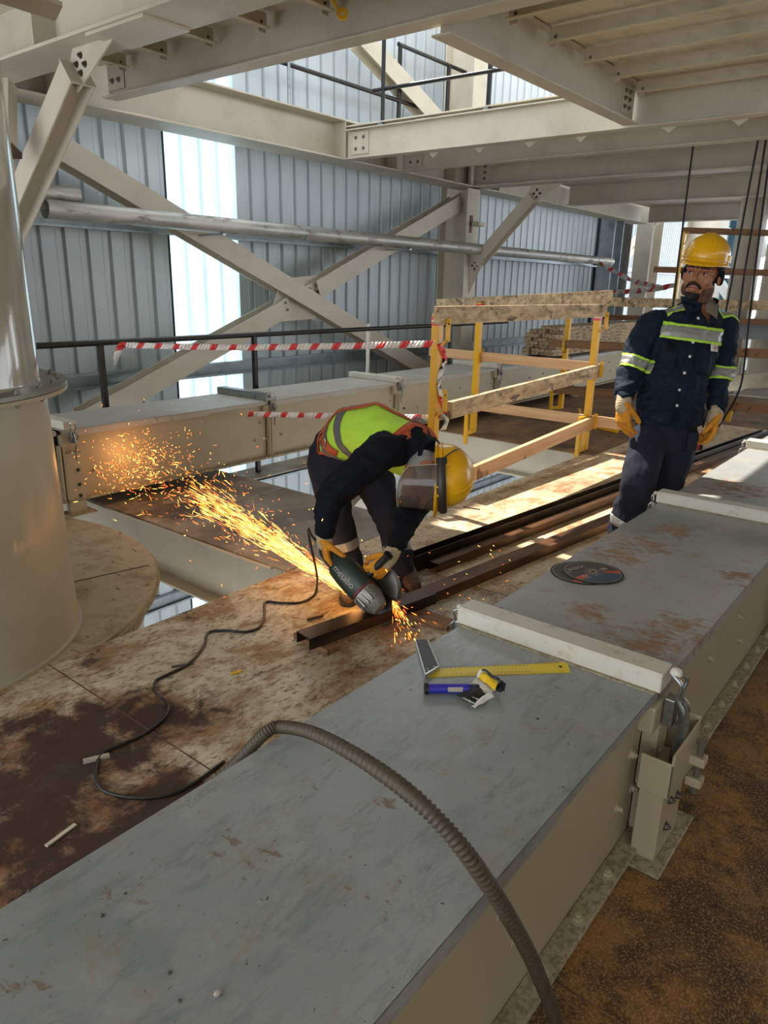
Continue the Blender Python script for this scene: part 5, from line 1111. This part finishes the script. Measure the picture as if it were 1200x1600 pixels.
for an, dx in ((anR, -.02), (anL, .02)):
    h_ = V((an.x, an.y, 0)) - Fr*.05; boot(w1, h_, h_ + (Fr + Lt*dx*4).normalized()*.28, an)
# jacket
mb = MB(); hem = P1(1044, 655, 4.18)
loft(mb, [(hem-uu*.02, Lt, Fr, .205, .145), (hem+uu*.05, Lt, Fr, .20, .14), (waist+uu*.02, Lt, Fr, .195, .135), (chest, Lt, Fr, .205, .135), (chest.lerp(shl, .6), Lt, Fr, .212, .125), (shl+uu*.022, Lt, Fr, .20, .095), (nck+uu*.0, Lt, Fr, .10, .078), (nck+uu*.012, Lt, Fr, .08, .07)], 32)
def sleeve(mb, sh, el, wr): limb(mb, [sh + (shl-sh)*.3 - uu*.02, sh - uu*.012, sh.lerp(el, .45), el, wr - (wr-el).normalized()*.01], [.075, .078, .078, .074, .05])
sleeve(mb, shR, elR, wrR); sleeve(mb, shL, elL, wrL)
jm = remesh(mb, .007, 4)
def jf(p):
    arm = min((p-elR).length, (p-elL).length, (p-wrR).length, (p-wrL).length); k = 1.6 if arm < .2 else .8
    return folds(.007*k, 8, V((0, 0, 1)), 1.7)(p)
wrinkle(jm, jf)
def vneck(p, n):
    v = nck.z + .02 - p.z; return not (v < .125 and (p-nck).dot(Fr) > .0 and abs((p-nck).dot(Lt) + .01) < .062*(1 - max(0, v)/.125))
jk = link(cut(jm, (), vneck, 0), 'jacket', 'jacket_navy', w1)
cb = P1(1066, 519, 4.0); cbax = (uu - RT*.08*0 + Lt*.11).normalized()
tors = lambda p, n: abs((p-chest).dot(Lt)) < .185 and (p-chest).dot(Fr) > -.2
def cbands(me, c, ax, w, par, pred):
    ax = ax.normalized(); e = w*.17
    for o_, ww, mt, nm in ((0, w-2*e, 'reflect_grey', 'reflective_band'), (-(w-e)/2, e, 'lime', 'band_edging'), ((w-e)/2, e, 'lime', 'band_edging')):
        cc_ = c+ax*o_; link(cut(me, [(cc_-ax*ww/2, ax), (cc_+ax*ww/2, -ax)], pred, .0075), nm, mt, par, solid=.001)
cbands(jm, cb, cbax, .088, jk, tors)
for el, sh, wr in ((elR, shR, wrR), (elL, shL, wrL)):
    a_ = (el-sh).normalized(); c_ = sh.lerp(el, .86) if el is elR else sh.lerp(el, .93)
    cbands(jm, c_, (a_ + (V((0, 0, -.2)))).normalized(), .075, jk, lambda p, n, c_=c_: (p-c_).length < .125)
for s_, sh in ((-1, shR), (1, shL)):
    ax = (Lt*s_*.9 + uu*.0); top = nck.lerp(sh, .55)
    # shoulder tape lies along the top seam
    md = (sh-nck).normalized(); nx = md.cross(uu).normalized()
    for o_, ww, mt, nm in ((0, .042, 'reflect_grey', 'shoulder_tape'), (.027, .011, 'lime', 'tape_edging'), (-.027, .011, 'lime', 'tape_edging')):
        cc_ = top + Fr*(o_+.035); link(cut(jm, [(cc_-Fr*ww/2, Fr), (cc_+Fr*ww/2, -Fr), (nck+Lt*(s_*.085), Lt*s_), (nck+Lt*(s_*.24), -Lt*s_)], lambda p, n: n.z > .25 and p.z > shl.z-.03 and abs((p-nck).dot(Lt)) > .085 and abs((p-nck).dot(Lt)) < .25 and (p-nck).dot(Lt)*s_ > 0, .003), nm, mt, jk, solid=.001)
bvj = BVHTree.FromPolygons([v.co for v in jm.vertices], [p.vertices for p in jm.polygons])
def onj(x, y, lift=.003, bv=bvj):
    d = sight(x, y).normalized(); h, n, i, ds_ = bv.ray_cast(EYE, d)
    if h is None: return dp(x, y, 4.0), -d
    return h + n*lift, n
# collar, shirt collar, placket, buttons, pockets, patch
for s_, m_, r0, nm in ((1, 'jacket_navy', .082, 'jacket_collar'), (.82, 'cloth_taupe', .066, 'shirt_collar')):
    mb = MB(); P_ = []; n_ = 30
    for k in range(n_+1):
        a = -PI*.5 + 1.0*s_*.42 + (2*PI-2*.42*s_)*k/n_ ; a = PI/2 + .38 + (2*PI-.76)*k/n_
        base = nck - uu*.02 + Lt*(math.cos(a)*r0*1.15) + Fr*(math.sin(a)*r0)
        fr = max(0, math.sin(a)); P_.append((base - uu*(.055*fr*s_) - V((0, 0, .0)), base + uu*(.055-.035*fr)*s_ + (Lt*math.cos(a)+Fr*math.sin(a))*.012))
    P_2 = [p for p in P_]
    vs = [q for p in P_2 for q in p]; mb.add(vs, [(2*i, 2*i+2, 2*i+3, 2*i+1) for i in range(n_)]); mb.build(nm, m_, w1, smooth=2, solid=.005)
def flap(pts, mt, nm, par, lift=.006, solid=.002):
    P_ = [onj(x, y, lift)[0] for x, y in pts]; c = sum(P_, V((0, 0, 0)))/len(P_); mb = MB(); mb.add([c]+P_, [(0, i+1, (i+1) % len(P_)+1) for i in range(len(P_))]); return mb.build(nm, mt, par, solid=solid)
def drape(x0, y0, x1, y1, x2, y2, x3, y3, mt, nm, par, lift=.004, G=8, solid=.0015):
    """quad patch laid on the jacket surface"""
    vs = []
    for i in range(G+1):
        for j in range(G+1):
            u, v = i/G, j/G; x = (x0*(1-u)+x1*u)*(1-v)+(x3*(1-u)+x2*u)*v; y = (y0*(1-u)+y1*u)*(1-v)+(y3*(1-u)+y2*u)*v; vs.append(onj(x, y, lift)[0])
    mb = MB().add(vs, [(i*(G+1)+j, (i+1)*(G+1)+j, (i+1)*(G+1)+j+1, i*(G+1)+j+1) for i in range(G) for j in range(G)]); return mb.build(nm, mt, par, smooth=2, solid=solid)
drape(1083, 486, 1094, 486, 1064, 655, 1055, 652, 'jacket_navy', 'placket', jk, .004, 14)
drape(1072, 492, 1088, 488, 1082, 478, 1064, 470, 'jacket_navy', 'collar_point', jk, .010, 4, .003)
drape(1100, 488, 1118, 500, 1120, 478, 1104, 470, 'cloth_taupe', 'shirt_collar_point', jk, .012, 4, .003)
for x, y in ((1090, 498), (1082, 535), (1077, 557), (1069, 583), (1061, 610), (1057, 634)):
    p, n = onj(x, y, .006); stamp('snap', 'snap_button', lambda mb: mb.sphere((0, 0, 0), .0085, .0085, .004, n=14, m=8), 'paper_white', jk, p, n)
drape(1034, 530, 1062, 535, 1054, 578, 1026, 570, 'jacket_navy', 'chest_pocket', jk, .004, 8); drape(1043, 528, 1058, 531, 1054, 552, 1040, 548, 'cloth_black', 'pocket_flap', jk, .006, 6)
drape(1092, 540, 1114, 545, 1108, 588, 1084, 584, 'jacket_navy', 'chest_pocket', jk, .004, 8)
drape(1106, 537, 1122, 539, 1120, 553, 1105, 551, 'cloth_black', 'patch_base', jk, .004, 4); pt_ = drape(1109, 538, 1120, 539, 1119, 550, 1109, 549, 'paper_white', 'logo_patch', jk, .008, 4)
pc, pn = onj(1115, 544, .011); a_, b_ = frame(pn); MB().lathe([(.011, 0), (.015, 0), (.015, .001), (.011, .001)], pc, pn, 24, a0=.6, a1=5.4, closed_prof=True).build('logo_ring', 'tape_red', jk); MB().obox(pc, RT, UP, pn, .012, .003, .0006).build('logo_bar', 'boot_brown', jk)
drape(1111, 505, 1130, 506, 1129, 511, 1111, 510, 'cloth_black', 'name_tag', jk, .004, 4)
for (x, y) in ((1034, 651), (1070, 657)):
    p, n = onj(x, y, .008); stamp('snap', 'snap_button', None, 'paper_white', jk, p, n)
for pts in (((1005, 650), (1058, 640), (1044, 662), (1025, 660)), ((1059, 640), (1092, 650), (1066, 668), (1062, 655))):
    drape(*[c for p in pts for c in p], 'jacket_navy', 'hem_flap', jk, .012, 5, .003)
for el, wr in ((elR, wrR), (elL, wrL)): link(band(jm, wr - (wr-el).normalized()*.035, (wr-el), .03, .09, .002), 'sleeve_cuff', 'jacket_navy', jk, solid=.002)
glove(w1, wrR + (wrR-elR).normalized()*.02, wrR-elR, (-uu + Lt*.05 + Fr*.10), (Lt*1 - Fr*.25), 1, [.8, .7, .8, .9], (.75, .35, .55), 1.27)
glove(w1, wrL + (wrL-elL).normalized()*.02, wrL-elL, (-uu - Lt*.22 + Fr*.10), (-Lt*1 - Fr*.15), -1, [.7, .9, 1.0, 1.1], (.8, .3, .5), 1.27)

# ---------------------------------------------------------------- the bent worker with the grinder
w2 = thing('person', 'bent worker in lime vest and orange harness cutting steel with a grinder', 'person', tuple(onz(590, 893)))
pel, wst, che, shc, nk = dp(532, 700, 3.92), dp(560, 680, 3.82), dp(606, 682, 3.68), dp(650, 702, 3.54), dp(682, 722, 3.46)
s2R, s2L = dp(598, 702, 3.40), dp(678, 742, 3.64)
e2R, w2R = dp(514, 778, 3.36), dp(506, 838, 3.34); e2L, w2L = dp(632, 812, 3.48), dp(616, 860, 3.33)
hj2R, hj2L = dp(514, 722, 3.88), dp(580, 738, 4.02)
k2R, k2L = dp(524, 800, 3.86), dp(612, 815, 3.98)
a2R, a2L = onz(548, 882, .10), onz(628, 886, .10)
ts = (shc-pel).normalized(); L2 = (s2R-s2L); L2 = (L2 - ts*L2.dot(ts)).normalized(); B2 = ts.cross(L2).normalized(); B2 = -B2 if B2.z < 0 else B2   # back side
# horizontal-ish frames along the spine
def ring(c, hw, hd, mixp=0.): return (c, L2, B2, hw, hd)
hc2 = dp(674, 742, 3.42); hu2 = (RT*.97 + UP*.02 - FW*.10).normalized(); hf2 = (-UP*.95 - RT*.12 - FW*.38); hf2 = (hf2 - hu2*hf2.dot(hu2)).normalized(); hr2 = hf2.cross(hu2).normalized()
HS2 = 1.14
mb = MB(); head_shape(mb, hc2, hr2, hf2, hu2, HS2, nk)
loft(mb, [ring(pel, .13, .09), ring(wst, .125, .085), ring(che, .145, .10), ring(shc, .13, .08), ring(nk, .06, .055)], 24)
for sh, el, wr in ((s2R, e2R, w2R), (s2L, e2L, w2L)): limb(mb, [shc.lerp(sh, .5), sh, el, wr], [.05, .05, .040, .024])
for hj, kn, an in ((hj2R, k2R, a2R), (hj2L, k2L, a2L)): limb(mb, [pel.lerp(hj, .6), hj, kn, an], [.08, .075, .052, .038])
link(remesh(mb, .006, 2), 'body', 'skin', w2)
mb = MB(); loft(mb, [(pel + uu*.06 + ts*.06, L2, B2, .15, .12), (pel, L2, B2, .165, .135), (pel - ts*.08 - uu*.02, L2, B2, .13, .11)], 28)
for hj, kn, an in ((hj2R, k2R, a2R), (hj2L, k2L, a2L)): limb(mb, [pel.lerp(hj, .7), hj, kn, an - uu*.02], [.13, .115, .085, .072])
me = remesh(mb, .008, 3); wrinkle(me, folds(.010, 7, V((0, 0, 1)), .9)); trm2 = me.copy(); link(me, 'trousers', 'trouser_navy', w2)
for kn, an in ((k2R, a2R), (k2L, a2L)): link(band(trm2, kn.lerp(an, .62), (an-kn), .05, .14, .003), 'reflective_band', 'reflect_grey', w2, solid=.001)
boot(w2, onz(556, 893), onz(543, 948), a2R); boot(w2, onz(626, 893), onz(648, 930), a2L)
# sweater
mb = MB(); loft(mb, [ring(pel+ts*.03, .16, .115), ring(wst, .165, .12), ring(che, .175, .125), ring(shc - ts*.05, .185, .11), ring(shc + ts*.04, .15, .095), ring(nk, .085, .075), ring(nk + ts*.03, .07, .065)], 32)
for sh, el, wr in ((s2R, e2R, w2R), (s2L, e2L, w2L)): limb(mb, [shc.lerp(sh, .5), sh, sh.lerp(el, .5), el, wr - (wr-el).normalized()*.02], [.085, .088, .082, .072, .045])
sw = remesh(mb, .007, 4); wrinkle(sw, folds(.009, 8, V((0, 0, 1)), 1.8)); link(sw.copy(), 'sweater', 'cloth_black', w2)
# vest: torso only, arms come through it
mb = MB(); loft(mb, [ring(pel+ts*.03, .175, .135), ring(wst, .182, .14), ring(che, .192, .146), ring(shc - ts*.07, .188, .135), ring(shc + ts*.0, .165, .118), ring(shc + ts*.05, .13, .10)], 36)
vm = remesh(mb, .007, 4); wrinkle(vm, folds(.006, 7, ts, .5))
def vpred(p, n):
    q = p-shc; t = q.dot(ts); bk = q.dot(B2)
    # front opening is hidden; armholes: cut a scoop on each flank
    for sh in (s2R, s2L):
        r = p-(sh - ts*.03 - B2*.02)
        if (r - L2*r.dot(L2)).length < .105 and abs((p-shc).dot(L2)) > .09: return False
    return t < .03
vs_ = cut(vm, (), vpred, 0); ves = link(vs_, 'safety_vest', 'lime', w2, solid=.003)
for q, mt, w_, dx in ((wst + ts*.08, 'reflect_dark', .05, 0), (wst - ts*.03, 'reflect_dark', .045, 0)):
    ax = (ts + L2*.25).normalized(); link(band(vm, q, ax, w_, .35, .0075), 'reflective_band', mt, ves, solid=.001)
# harness straps laid on the vest
bvv = BVHTree.FromPolygons([v.co for v in vm.vertices], [p.vertices for p in vm.polygons])
def strap(pts, w_, name='harness_strap', mt='strap_orange', par=None, lift=.009):
    P_ = catmull(pts, 8); Q = []; Nn = []
    for p in P_:
        h, n, i, d = bvv.find_nearest(p)
        if d > .16: h, n = p, (p-shc).normalized()
        Q.append(h + n*lift); Nn.append(n)
    vs = []
    for i, q in enumerate(Q):
        t = (Q[min(i+1, len(Q)-1)]-Q[max(i-1, 0)]).normalized(); s_ = t.cross(Nn[i]).normalized(); vs += [q + s_*w_/2, q - s_*w_/2]
    return MB().add(vs, [(2*i, 2*i+2, 2*i+3, 2*i+1) for i in range(len(Q)-1)]).build(name, mt, par or har, smooth=2, solid=.004)
har = MB().lathe([(.016, -.004), (.028, -.004), (.028, .004), (.016, .004)], shc + B2*.142 - ts*.04, ax=B2, n=24, closed_prof=True).build('harness', 'galv', w2, smooth=True); har['_w'] = V(w2['_w'])
X_ = shc + B2*.14 - ts*.02
strap([nk + L2*.07 - ts*.01 , X_, che - L2*.13 + B2*.12, wst - L2*.18 + B2*.02], .042)
strap([nk - L2*.07 - ts*.01, X_, che + L2*.13 + B2*.12, wst + L2*.16 + B2*.05, pel + L2*.17 + B2*.0 + ts*.02], .042)
strap([shc + L2*.12 + ts*.05 + B2*.04, shc + L2*.16 + ts*.0 - B2*.05, shc + L2*.12 - B2*.12 - ts*.03], .045)
strap([shc + B2*.11 + ts*.03 + L2*.05, shc + L2*.14 + ts*.02 + B2*.03, shc + L2*.17 - ts*.01 - B2*.04], .045)
strap([pel + B2*.13 + ts*.04 - L2*.05, pel + B2*.11 + ts*.03 + L2*.08, pel + L2*.17 + ts*.05, pel + L2*.13 - B2*.10 + ts*.14], .045)
strap([pel + B2*.14 + ts*.01, pel + L2*.12 + B2*.08 - ts*.02, pel + L2*.17 - B2*.03 - ts*.01, pel + L2*.12 - B2*.12 + ts*.08], .04)
dr_ = dp(489, 690, 3.68); h, n, i, d = bvv.find_nearest(dr_); c_ = h + n*.015
for k, zz in ((0, 0), (1, .0)): 
    if k == 0: MB().tube([c_ + ts*(.02*math.cos(a)) + uu*(.028*math.sin(a)) for a in [2*PI*j/20 for j in range(20)]], .004, 8, closed=True).build('d_ring', 'galv', har, smooth=True)
MB().tube([X_ + B2*.012 + ts*(.02*math.cos(a)) + L2*(.035*math.sin(a)) for a in [2*PI*j/20 for j in range(20)]], .0045, 8, closed=True).build('d_ring', 'galv', har, smooth=True)
MB().tube([nk + (uu*.9 + L2*.3)*.045 - ts*.01 + L2*(.09*math.cos(a)) + B2*(.085*math.sin(a)) - B2*.03 for a in [2*PI*j/24 for j in range(24)]], .012, 8, closed=True, flat=.5).build('sweater_collar', 'cloth_black', w2, smooth=True)
MB().sphere(hc2 - hu2*.03 - hf2*.02, .093, .11, .09, (hr2, hf2, hu2), 24, 16).build('grey_cap', 'reflect_grey', w2, smooth=True)
hm = helmet(w2, hc2 + hu2*(.050*HS2), hu2, hf2, HS2*.98, brim=.035)
# visor: dark frame round the front, curved clear sheet below the brim
fc = hc2 + hu2*(.045*HS2); R1, R2 = .128*HS2, .158*HS2
arc = [(-PI*.02 + PI*1.04*k/24) for k in range(25)]
fp = [fc + hr2*(math.cos(a)*R1) + hf2*(math.sin(a)*R2) for a in arc]
fr_ = MB().tube(fp, .010, 8, flat=1.9, hint=hu2).build('visor_frame', 'visor_frame', w2, smooth=True)
sp = [fc + hr2*(math.cos(a)*R1) - hf2*(math.sin(a)*.12*1.0) + hu2*(.05*math.sin(a)) for a in [PI*k/20 for k in range(21)]]
MB().tube([pt_ + hu2*.03*0 for pt_ in [fc + hr2*(math.cos(a)*.128*HS2*math.sqrt(1-(.8*math.sin(a))**2+.25*math.sin(a)**2)) + hu2*(math.sin(a)*.085*HS2) - hf2*(math.sin(a)*.10*HS2) for a in [PI*k/20 for k in range(21)]]], .0035, 8).build('visor_spring', 'rubber_black', fr_, smooth=True)
for sx in (-1, 1): MB().obox(fc + hr2*(sx*R1), hu2, hf2, hr2, .025, .014, .008).build('visor_clamp', 'rubber_black', fr_, bevel=.003)
mb = MB(); vs = []; G, K = 24, 8
for j in range(K+1):
    v = j/K
    for k in range(G+1):
        a = PI*.03 + PI*.94*k/G; u = abs(k/G-.5)*2; L_ = .20*(1 - max(0, (v-.55)/.45)*0) ; ln = .205*v*(1-.30*(u**4)*v)
        vs.append(fc + hr2*(math.cos(a)*R1*(1-.10*v)) + hf2*(math.sin(a)*R2*(1-.16*v)) - hu2*(ln + .004))
mb.add(vs, [(j*(G+1)+k, j*(G+1)+k+1, (j+1)*(G+1)+k+1, (j+1)*(G+1)+k) for j in range(K) for k in range(G)]); vz = mb.build('visor_sheet', 'visor_clear', fr_, smooth=2, solid=.0012)
ed = [vs[j*(G+1)] for j in range(K+1)] + [vs[K*(G+1)+k] for k in range(1, G)] + [vs[j*(G+1)+G] for j in range(K, -1, -1)]
MB().tube(ed, .0022, 6).build('visor_edge', 'print_light', vz, smooth=True)
for a in (PI*.22, PI*.30): MB().sphere(fc + hr2*(math.cos(a)*R1*1.0) + hf2*(math.sin(a)*R2) - hu2*.018, .006, n=10, m=6).build('visor_rivet', 'yellow_paint', fr_, smooth=True)
# ---------------------------------------------------------------- angle grinder
gt, gh = dp(512, 862, 3.40), dp(574, 930, 3.30)          # tail and gearbox
ga = (gh-gt).normalized(); gn = (-FW*.80 - RT*.38 + UP*.10); gn = (gn - ga*gn.dot(ga)).normalized(); gs = ga.cross(gn)
gdisc = dp(585, 922, 3.37)
gr = thing('angle_grinder', 'large dark green angle grinder with a grey guard, held by the bent worker', 'angle grinder', tuple(gh))
mb = MB(); Lg = (gh-gt).length
loft(mb, [(gt + ga*t, gs, gn, a, b) for t, a, b in ((-.03, .028, .030), (-.01, .038, .040), (.04, .044, .044), (.07, .046, .046), (.09, .060, .056), (.15, .066, .060), (Lg-.03, .066, .060), (Lg-.02, .058, .054))], 28, 2.6)
bo = mb.build('motor_housing', 'tool_green', gr, smooth=True, bevel=.002)
MB().tube([gt + ga*(Lg-.030), gt + ga*(Lg-.020)], .064, 28).build('red_ring', 'tool_red', gr, smooth=True)
mb = MB(); loft(mb, [(gh + ga*t, gs, gn, a, b) for t, a, b in ((-.02, .060, .056), (.02, .062, .054), (.06, .052, .042), (.09, .034, .028))], 24, 2.8)
gb = mb.build('gearbox', 'tool_grey', gr, smooth=True, bevel=.002)
for k in (-1, 0, 1): MB().obox(gh + ga*.02 + gs*(k*.026) + gn*.050, ga, gs, gn, .028, .005, .009).build('cooling_rib', 'tool_grey', gr, bevel=.002)
for i in (-1, 1):
    for j in (0, 1): bolt(gr, gh + ga*(-.005+j*.045) + gs*(i*.044) + gn*.046, gn, .5, 'bolt_dark')
da = (-gn*1.0).normalized()
MB().tube([gh + ga*.04, gdisc], .022, 16).build('spindle', 'tool_grey', gr, smooth=True)
MB().lathe([(.008, 0), (.112, 0), (.112, .0025), (.008, .0025)], gdisc + da*.012, da, 64, closed_prof=True).build('cutting_disc', 'disc_black', gr, smooth=True)
up_ = (UP + RT*.5); up_ = (up_ - da*up_.dot(da)).normalized()
aa, bb = frame(da); th0 = math.atan2(up_.dot(bb), up_.dot(aa))
MB().lathe([(.03, -.012), (.120, -.012), (.120, .030), (.112, .030), (.112, -.008), (.03, -.008)], gdisc + da*.006, da, 40, a0=th0-1.45, a1=th0+1.45).build('disc_guard', 'guard_grey', gr, smooth=True, solid=.002)
h1 = dp(604, 870, 3.24)
hb_ = dp(574, 900, 3.33)
MB().tube([hb_, hb_.lerp(h1, .25), hb_.lerp(h1, .3), h1], [.022, .020, .016, .018], 20).build('side_handle', 'rubber_black', gr, smooth=True)
MB().lathe([(0, .0), (.020, 0), (.023, .006), (.023, .016), (.016, .016), (.014, .006), (0, .006)], h1, (h1-hb_), 24).build('handle_knob', 'rubber_black', gr, smooth=True)
lx = ga; lettering('metabo', .044, 'print_light', bo, gt + ga*.165 + gn*.0606 + gs*.004, lx, gn.cross(lx), 'brand_lettering', .001)
gc = catmull([gt - ga*.01, dp(488, 838, 3.38), dp(482, 826, 3.40), dp(484, 845, 3.44), dp(492, 880, 3.50), dp(496, 905, 3.62), onz(495, 918, .006)], 8)
MB().tube(gc, .006, 8).build('power_cable', 'cable_black', gr, smooth=True)
glove(w2, w2R, w2R-e2R, dp(512, 875, 3.37)-w2R, (ga*.4 + RT*.8 + FW*.35), 1, [1.0, 1.1, 1.2, 1.2], (.6, .3, .7), 1.12)
_d = (-RT*.62 - UP*.62 - FW*.1); _n = (FW*.8 - RT*.3 + UP*.2); GSIDE = 1 if _d.cross(_n).dot(UP) > 0 else -1; hd2 = (h1-hb_).normalized(); gl_d = (dp(592, 896, 3.30)-w2L); glove(w2, dp(611, 869, 3.31), w2L-e2L, -RT*.62 - UP*.62 - FW*.1, (FW*.8 - RT*.3 + UP*.2), GSIDE, [2.0, 2.0, 2.0, 1.9], (.5, .2, .9), 1.12)
# ================================================================ sparks (glowing metal grains) and their light
cutp = onz(583, 952, .07)
# joint of the two colours of spark
def sparks(name, label, gen, n, seed):
    rs = np.random.default_rng(seed); mb = MB()
    for i in range(n):
        p, d, L_, w_, mi = gen(rs)
        a, b = frame(d); d = d.normalized(); w2_ = w_/2
        mb.add([p, p + d*L_*.4 + a*w2_, p + d*L_*.4 - a*w2_*.5 + b*w2_*.87, p + d*L_*.4 - a*w2_*.5 - b*w2_*.87, p + d*L_], [(0, 1, 2), (0, 2, 3), (0, 3, 1), (4, 2, 1), (4, 3, 2), (4, 1, 3)], mi=mi)
    o = mb.build(name, ['spark_hot', 'spark_orange', 'spark_red']); o['label'] = label; o['category'] = 'sparks'; o['kind'] = 'stuff'; return o
hit = ony(200, 720, 4.58)
far = hit - cutp
side_ = far.cross(V((0, 0, 1))).normalized()
def path(s, lat, ht):
    """along the jet: rises slightly, spreads"""
    return cutp + far*s + side_*(lat*s*far.length) + V((0, 0, 1))*(ht*s*far.length + .10*math.sin(PI*min(1, s))*.6)
def g_core(r):
    s = r.random()**1.7*.62; lat, ht = r.normal(0, .035), r.normal(-.005, .035); p = path(s, lat, ht); d = path(s+.02, lat, ht)-p
    p.z = max(p.z, .006); return p, d, .05+.10*r.random(), .0011+.0013*r.random(), 0 if r.random() < .65-s*.5 else 1
def g_fan(r):
    s = .12+r.random()*.86; lat, ht = r.normal(0, .075), r.normal(.0, .055); p = path(s, lat, ht); d = path(s+.02, lat, ht)-p + V(r.normal(0, .02, 3))
    p.z = max(p.z, .006); return p, d, .015+.05*r.random(), .0014+.0014*r.random(), int(r.choice([0, 1, 2], p=[.25, .5, .25]))
def g_wall(r):
    c = ony(205, 722, 4.56); p = c + V((r.normal(0, .16), -abs(r.normal(0, .05)), r.normal(0.0, .11))); d = V(r.normal(0, 1, 3)); d.y = -abs(d.y)*.5
    if p.z < .1: p.z = .1+.1*r.random()
    return p, d, .005+.018*r.random(), .0018+.002*r.random(), int(r.choice([0, 1, 2], p=[.3, .45, .25]))
def g_loose(r):
    s = .1+r.random()*.95; p = cutp + far*s + V((r.normal(0, .35), r.normal(0, .25), abs(r.normal(0.05, .18)))); d = V(r.normal(0, 1, 3))
    if p.y > 4.55: p.y = 4.5
    return p, d, .008+.02*r.random(), .002+.002*r.random(), int(r.choice([0, 1, 2]))
def g_back(r):
    a = r.normal(0, .6); q = dp(613, 938, 3.33); d = (RT*(.45+.5*math.sin(a)) - UP*(.9*math.cos(a)) + V(r.normal(0, .3, 3))*.5).normalized(); s = r.random()**1.5*.22
    p = q + d*s; p.z = max(p.z, .01); return p, d, .01+.03*r.random(), .0018+.0015*r.random(), int(r.choice([0, 1, 2], p=[.2, .5, .3]))
def g_right(r):
    p = onz(r.uniform(600, 800), r.uniform(850, 1010), r.uniform(.02, .25)); return p, RT - UP*.4 + V(r.normal(0, .3, 3)), .008+.014*r.random(), .0014+.001*r.random(), int(r.choice([0, 1, 2]))
sparks('spark_jet', 'dense jet of orange sparks leaving the cutting disc to the left', g_core, 1300, 1)
sparks('spark_fan', 'fan of scattered sparks flying over the narrow deck towards the back conveyor', g_fan, 800, 2)
sparks('spark_cluster', 'cluster of sparks bouncing off the side of the back conveyor', g_wall, 380, 3)
sparks('loose_sparks', 'loose glowing sparks around the jet and the round tank', g_loose, 110, 4)
sparks('rear_sparks', 'small burst of sparks falling right of the grinder disc', g_back, 110, 5)
sparks('stray_sparks', 'stray sparks over the rusty channels right of the grinder', g_right, 45, 6)
for nm, p, e, rad in (('spark_light', cutp + far*.05 + V((0, 0, .03)), 1.0, .04), ('spark_light', cutp + far*.22 + V((0, 0, .12)), 1.2, .12), ('spark_light', hit + V((0, -.12, .05)), 1.6, .08)):
    ld = bpy.data.lights.new(nm, 'POINT'); ld.energy = e; ld.color = (1, .42, .12); ld.shadow_soft_size = rad; lo = bpy.data.objects.new(nm, ld); C.objects.link(lo); lo.location = p
for o in bpy.data.objects:
    if '_w' in o: del o['_w']
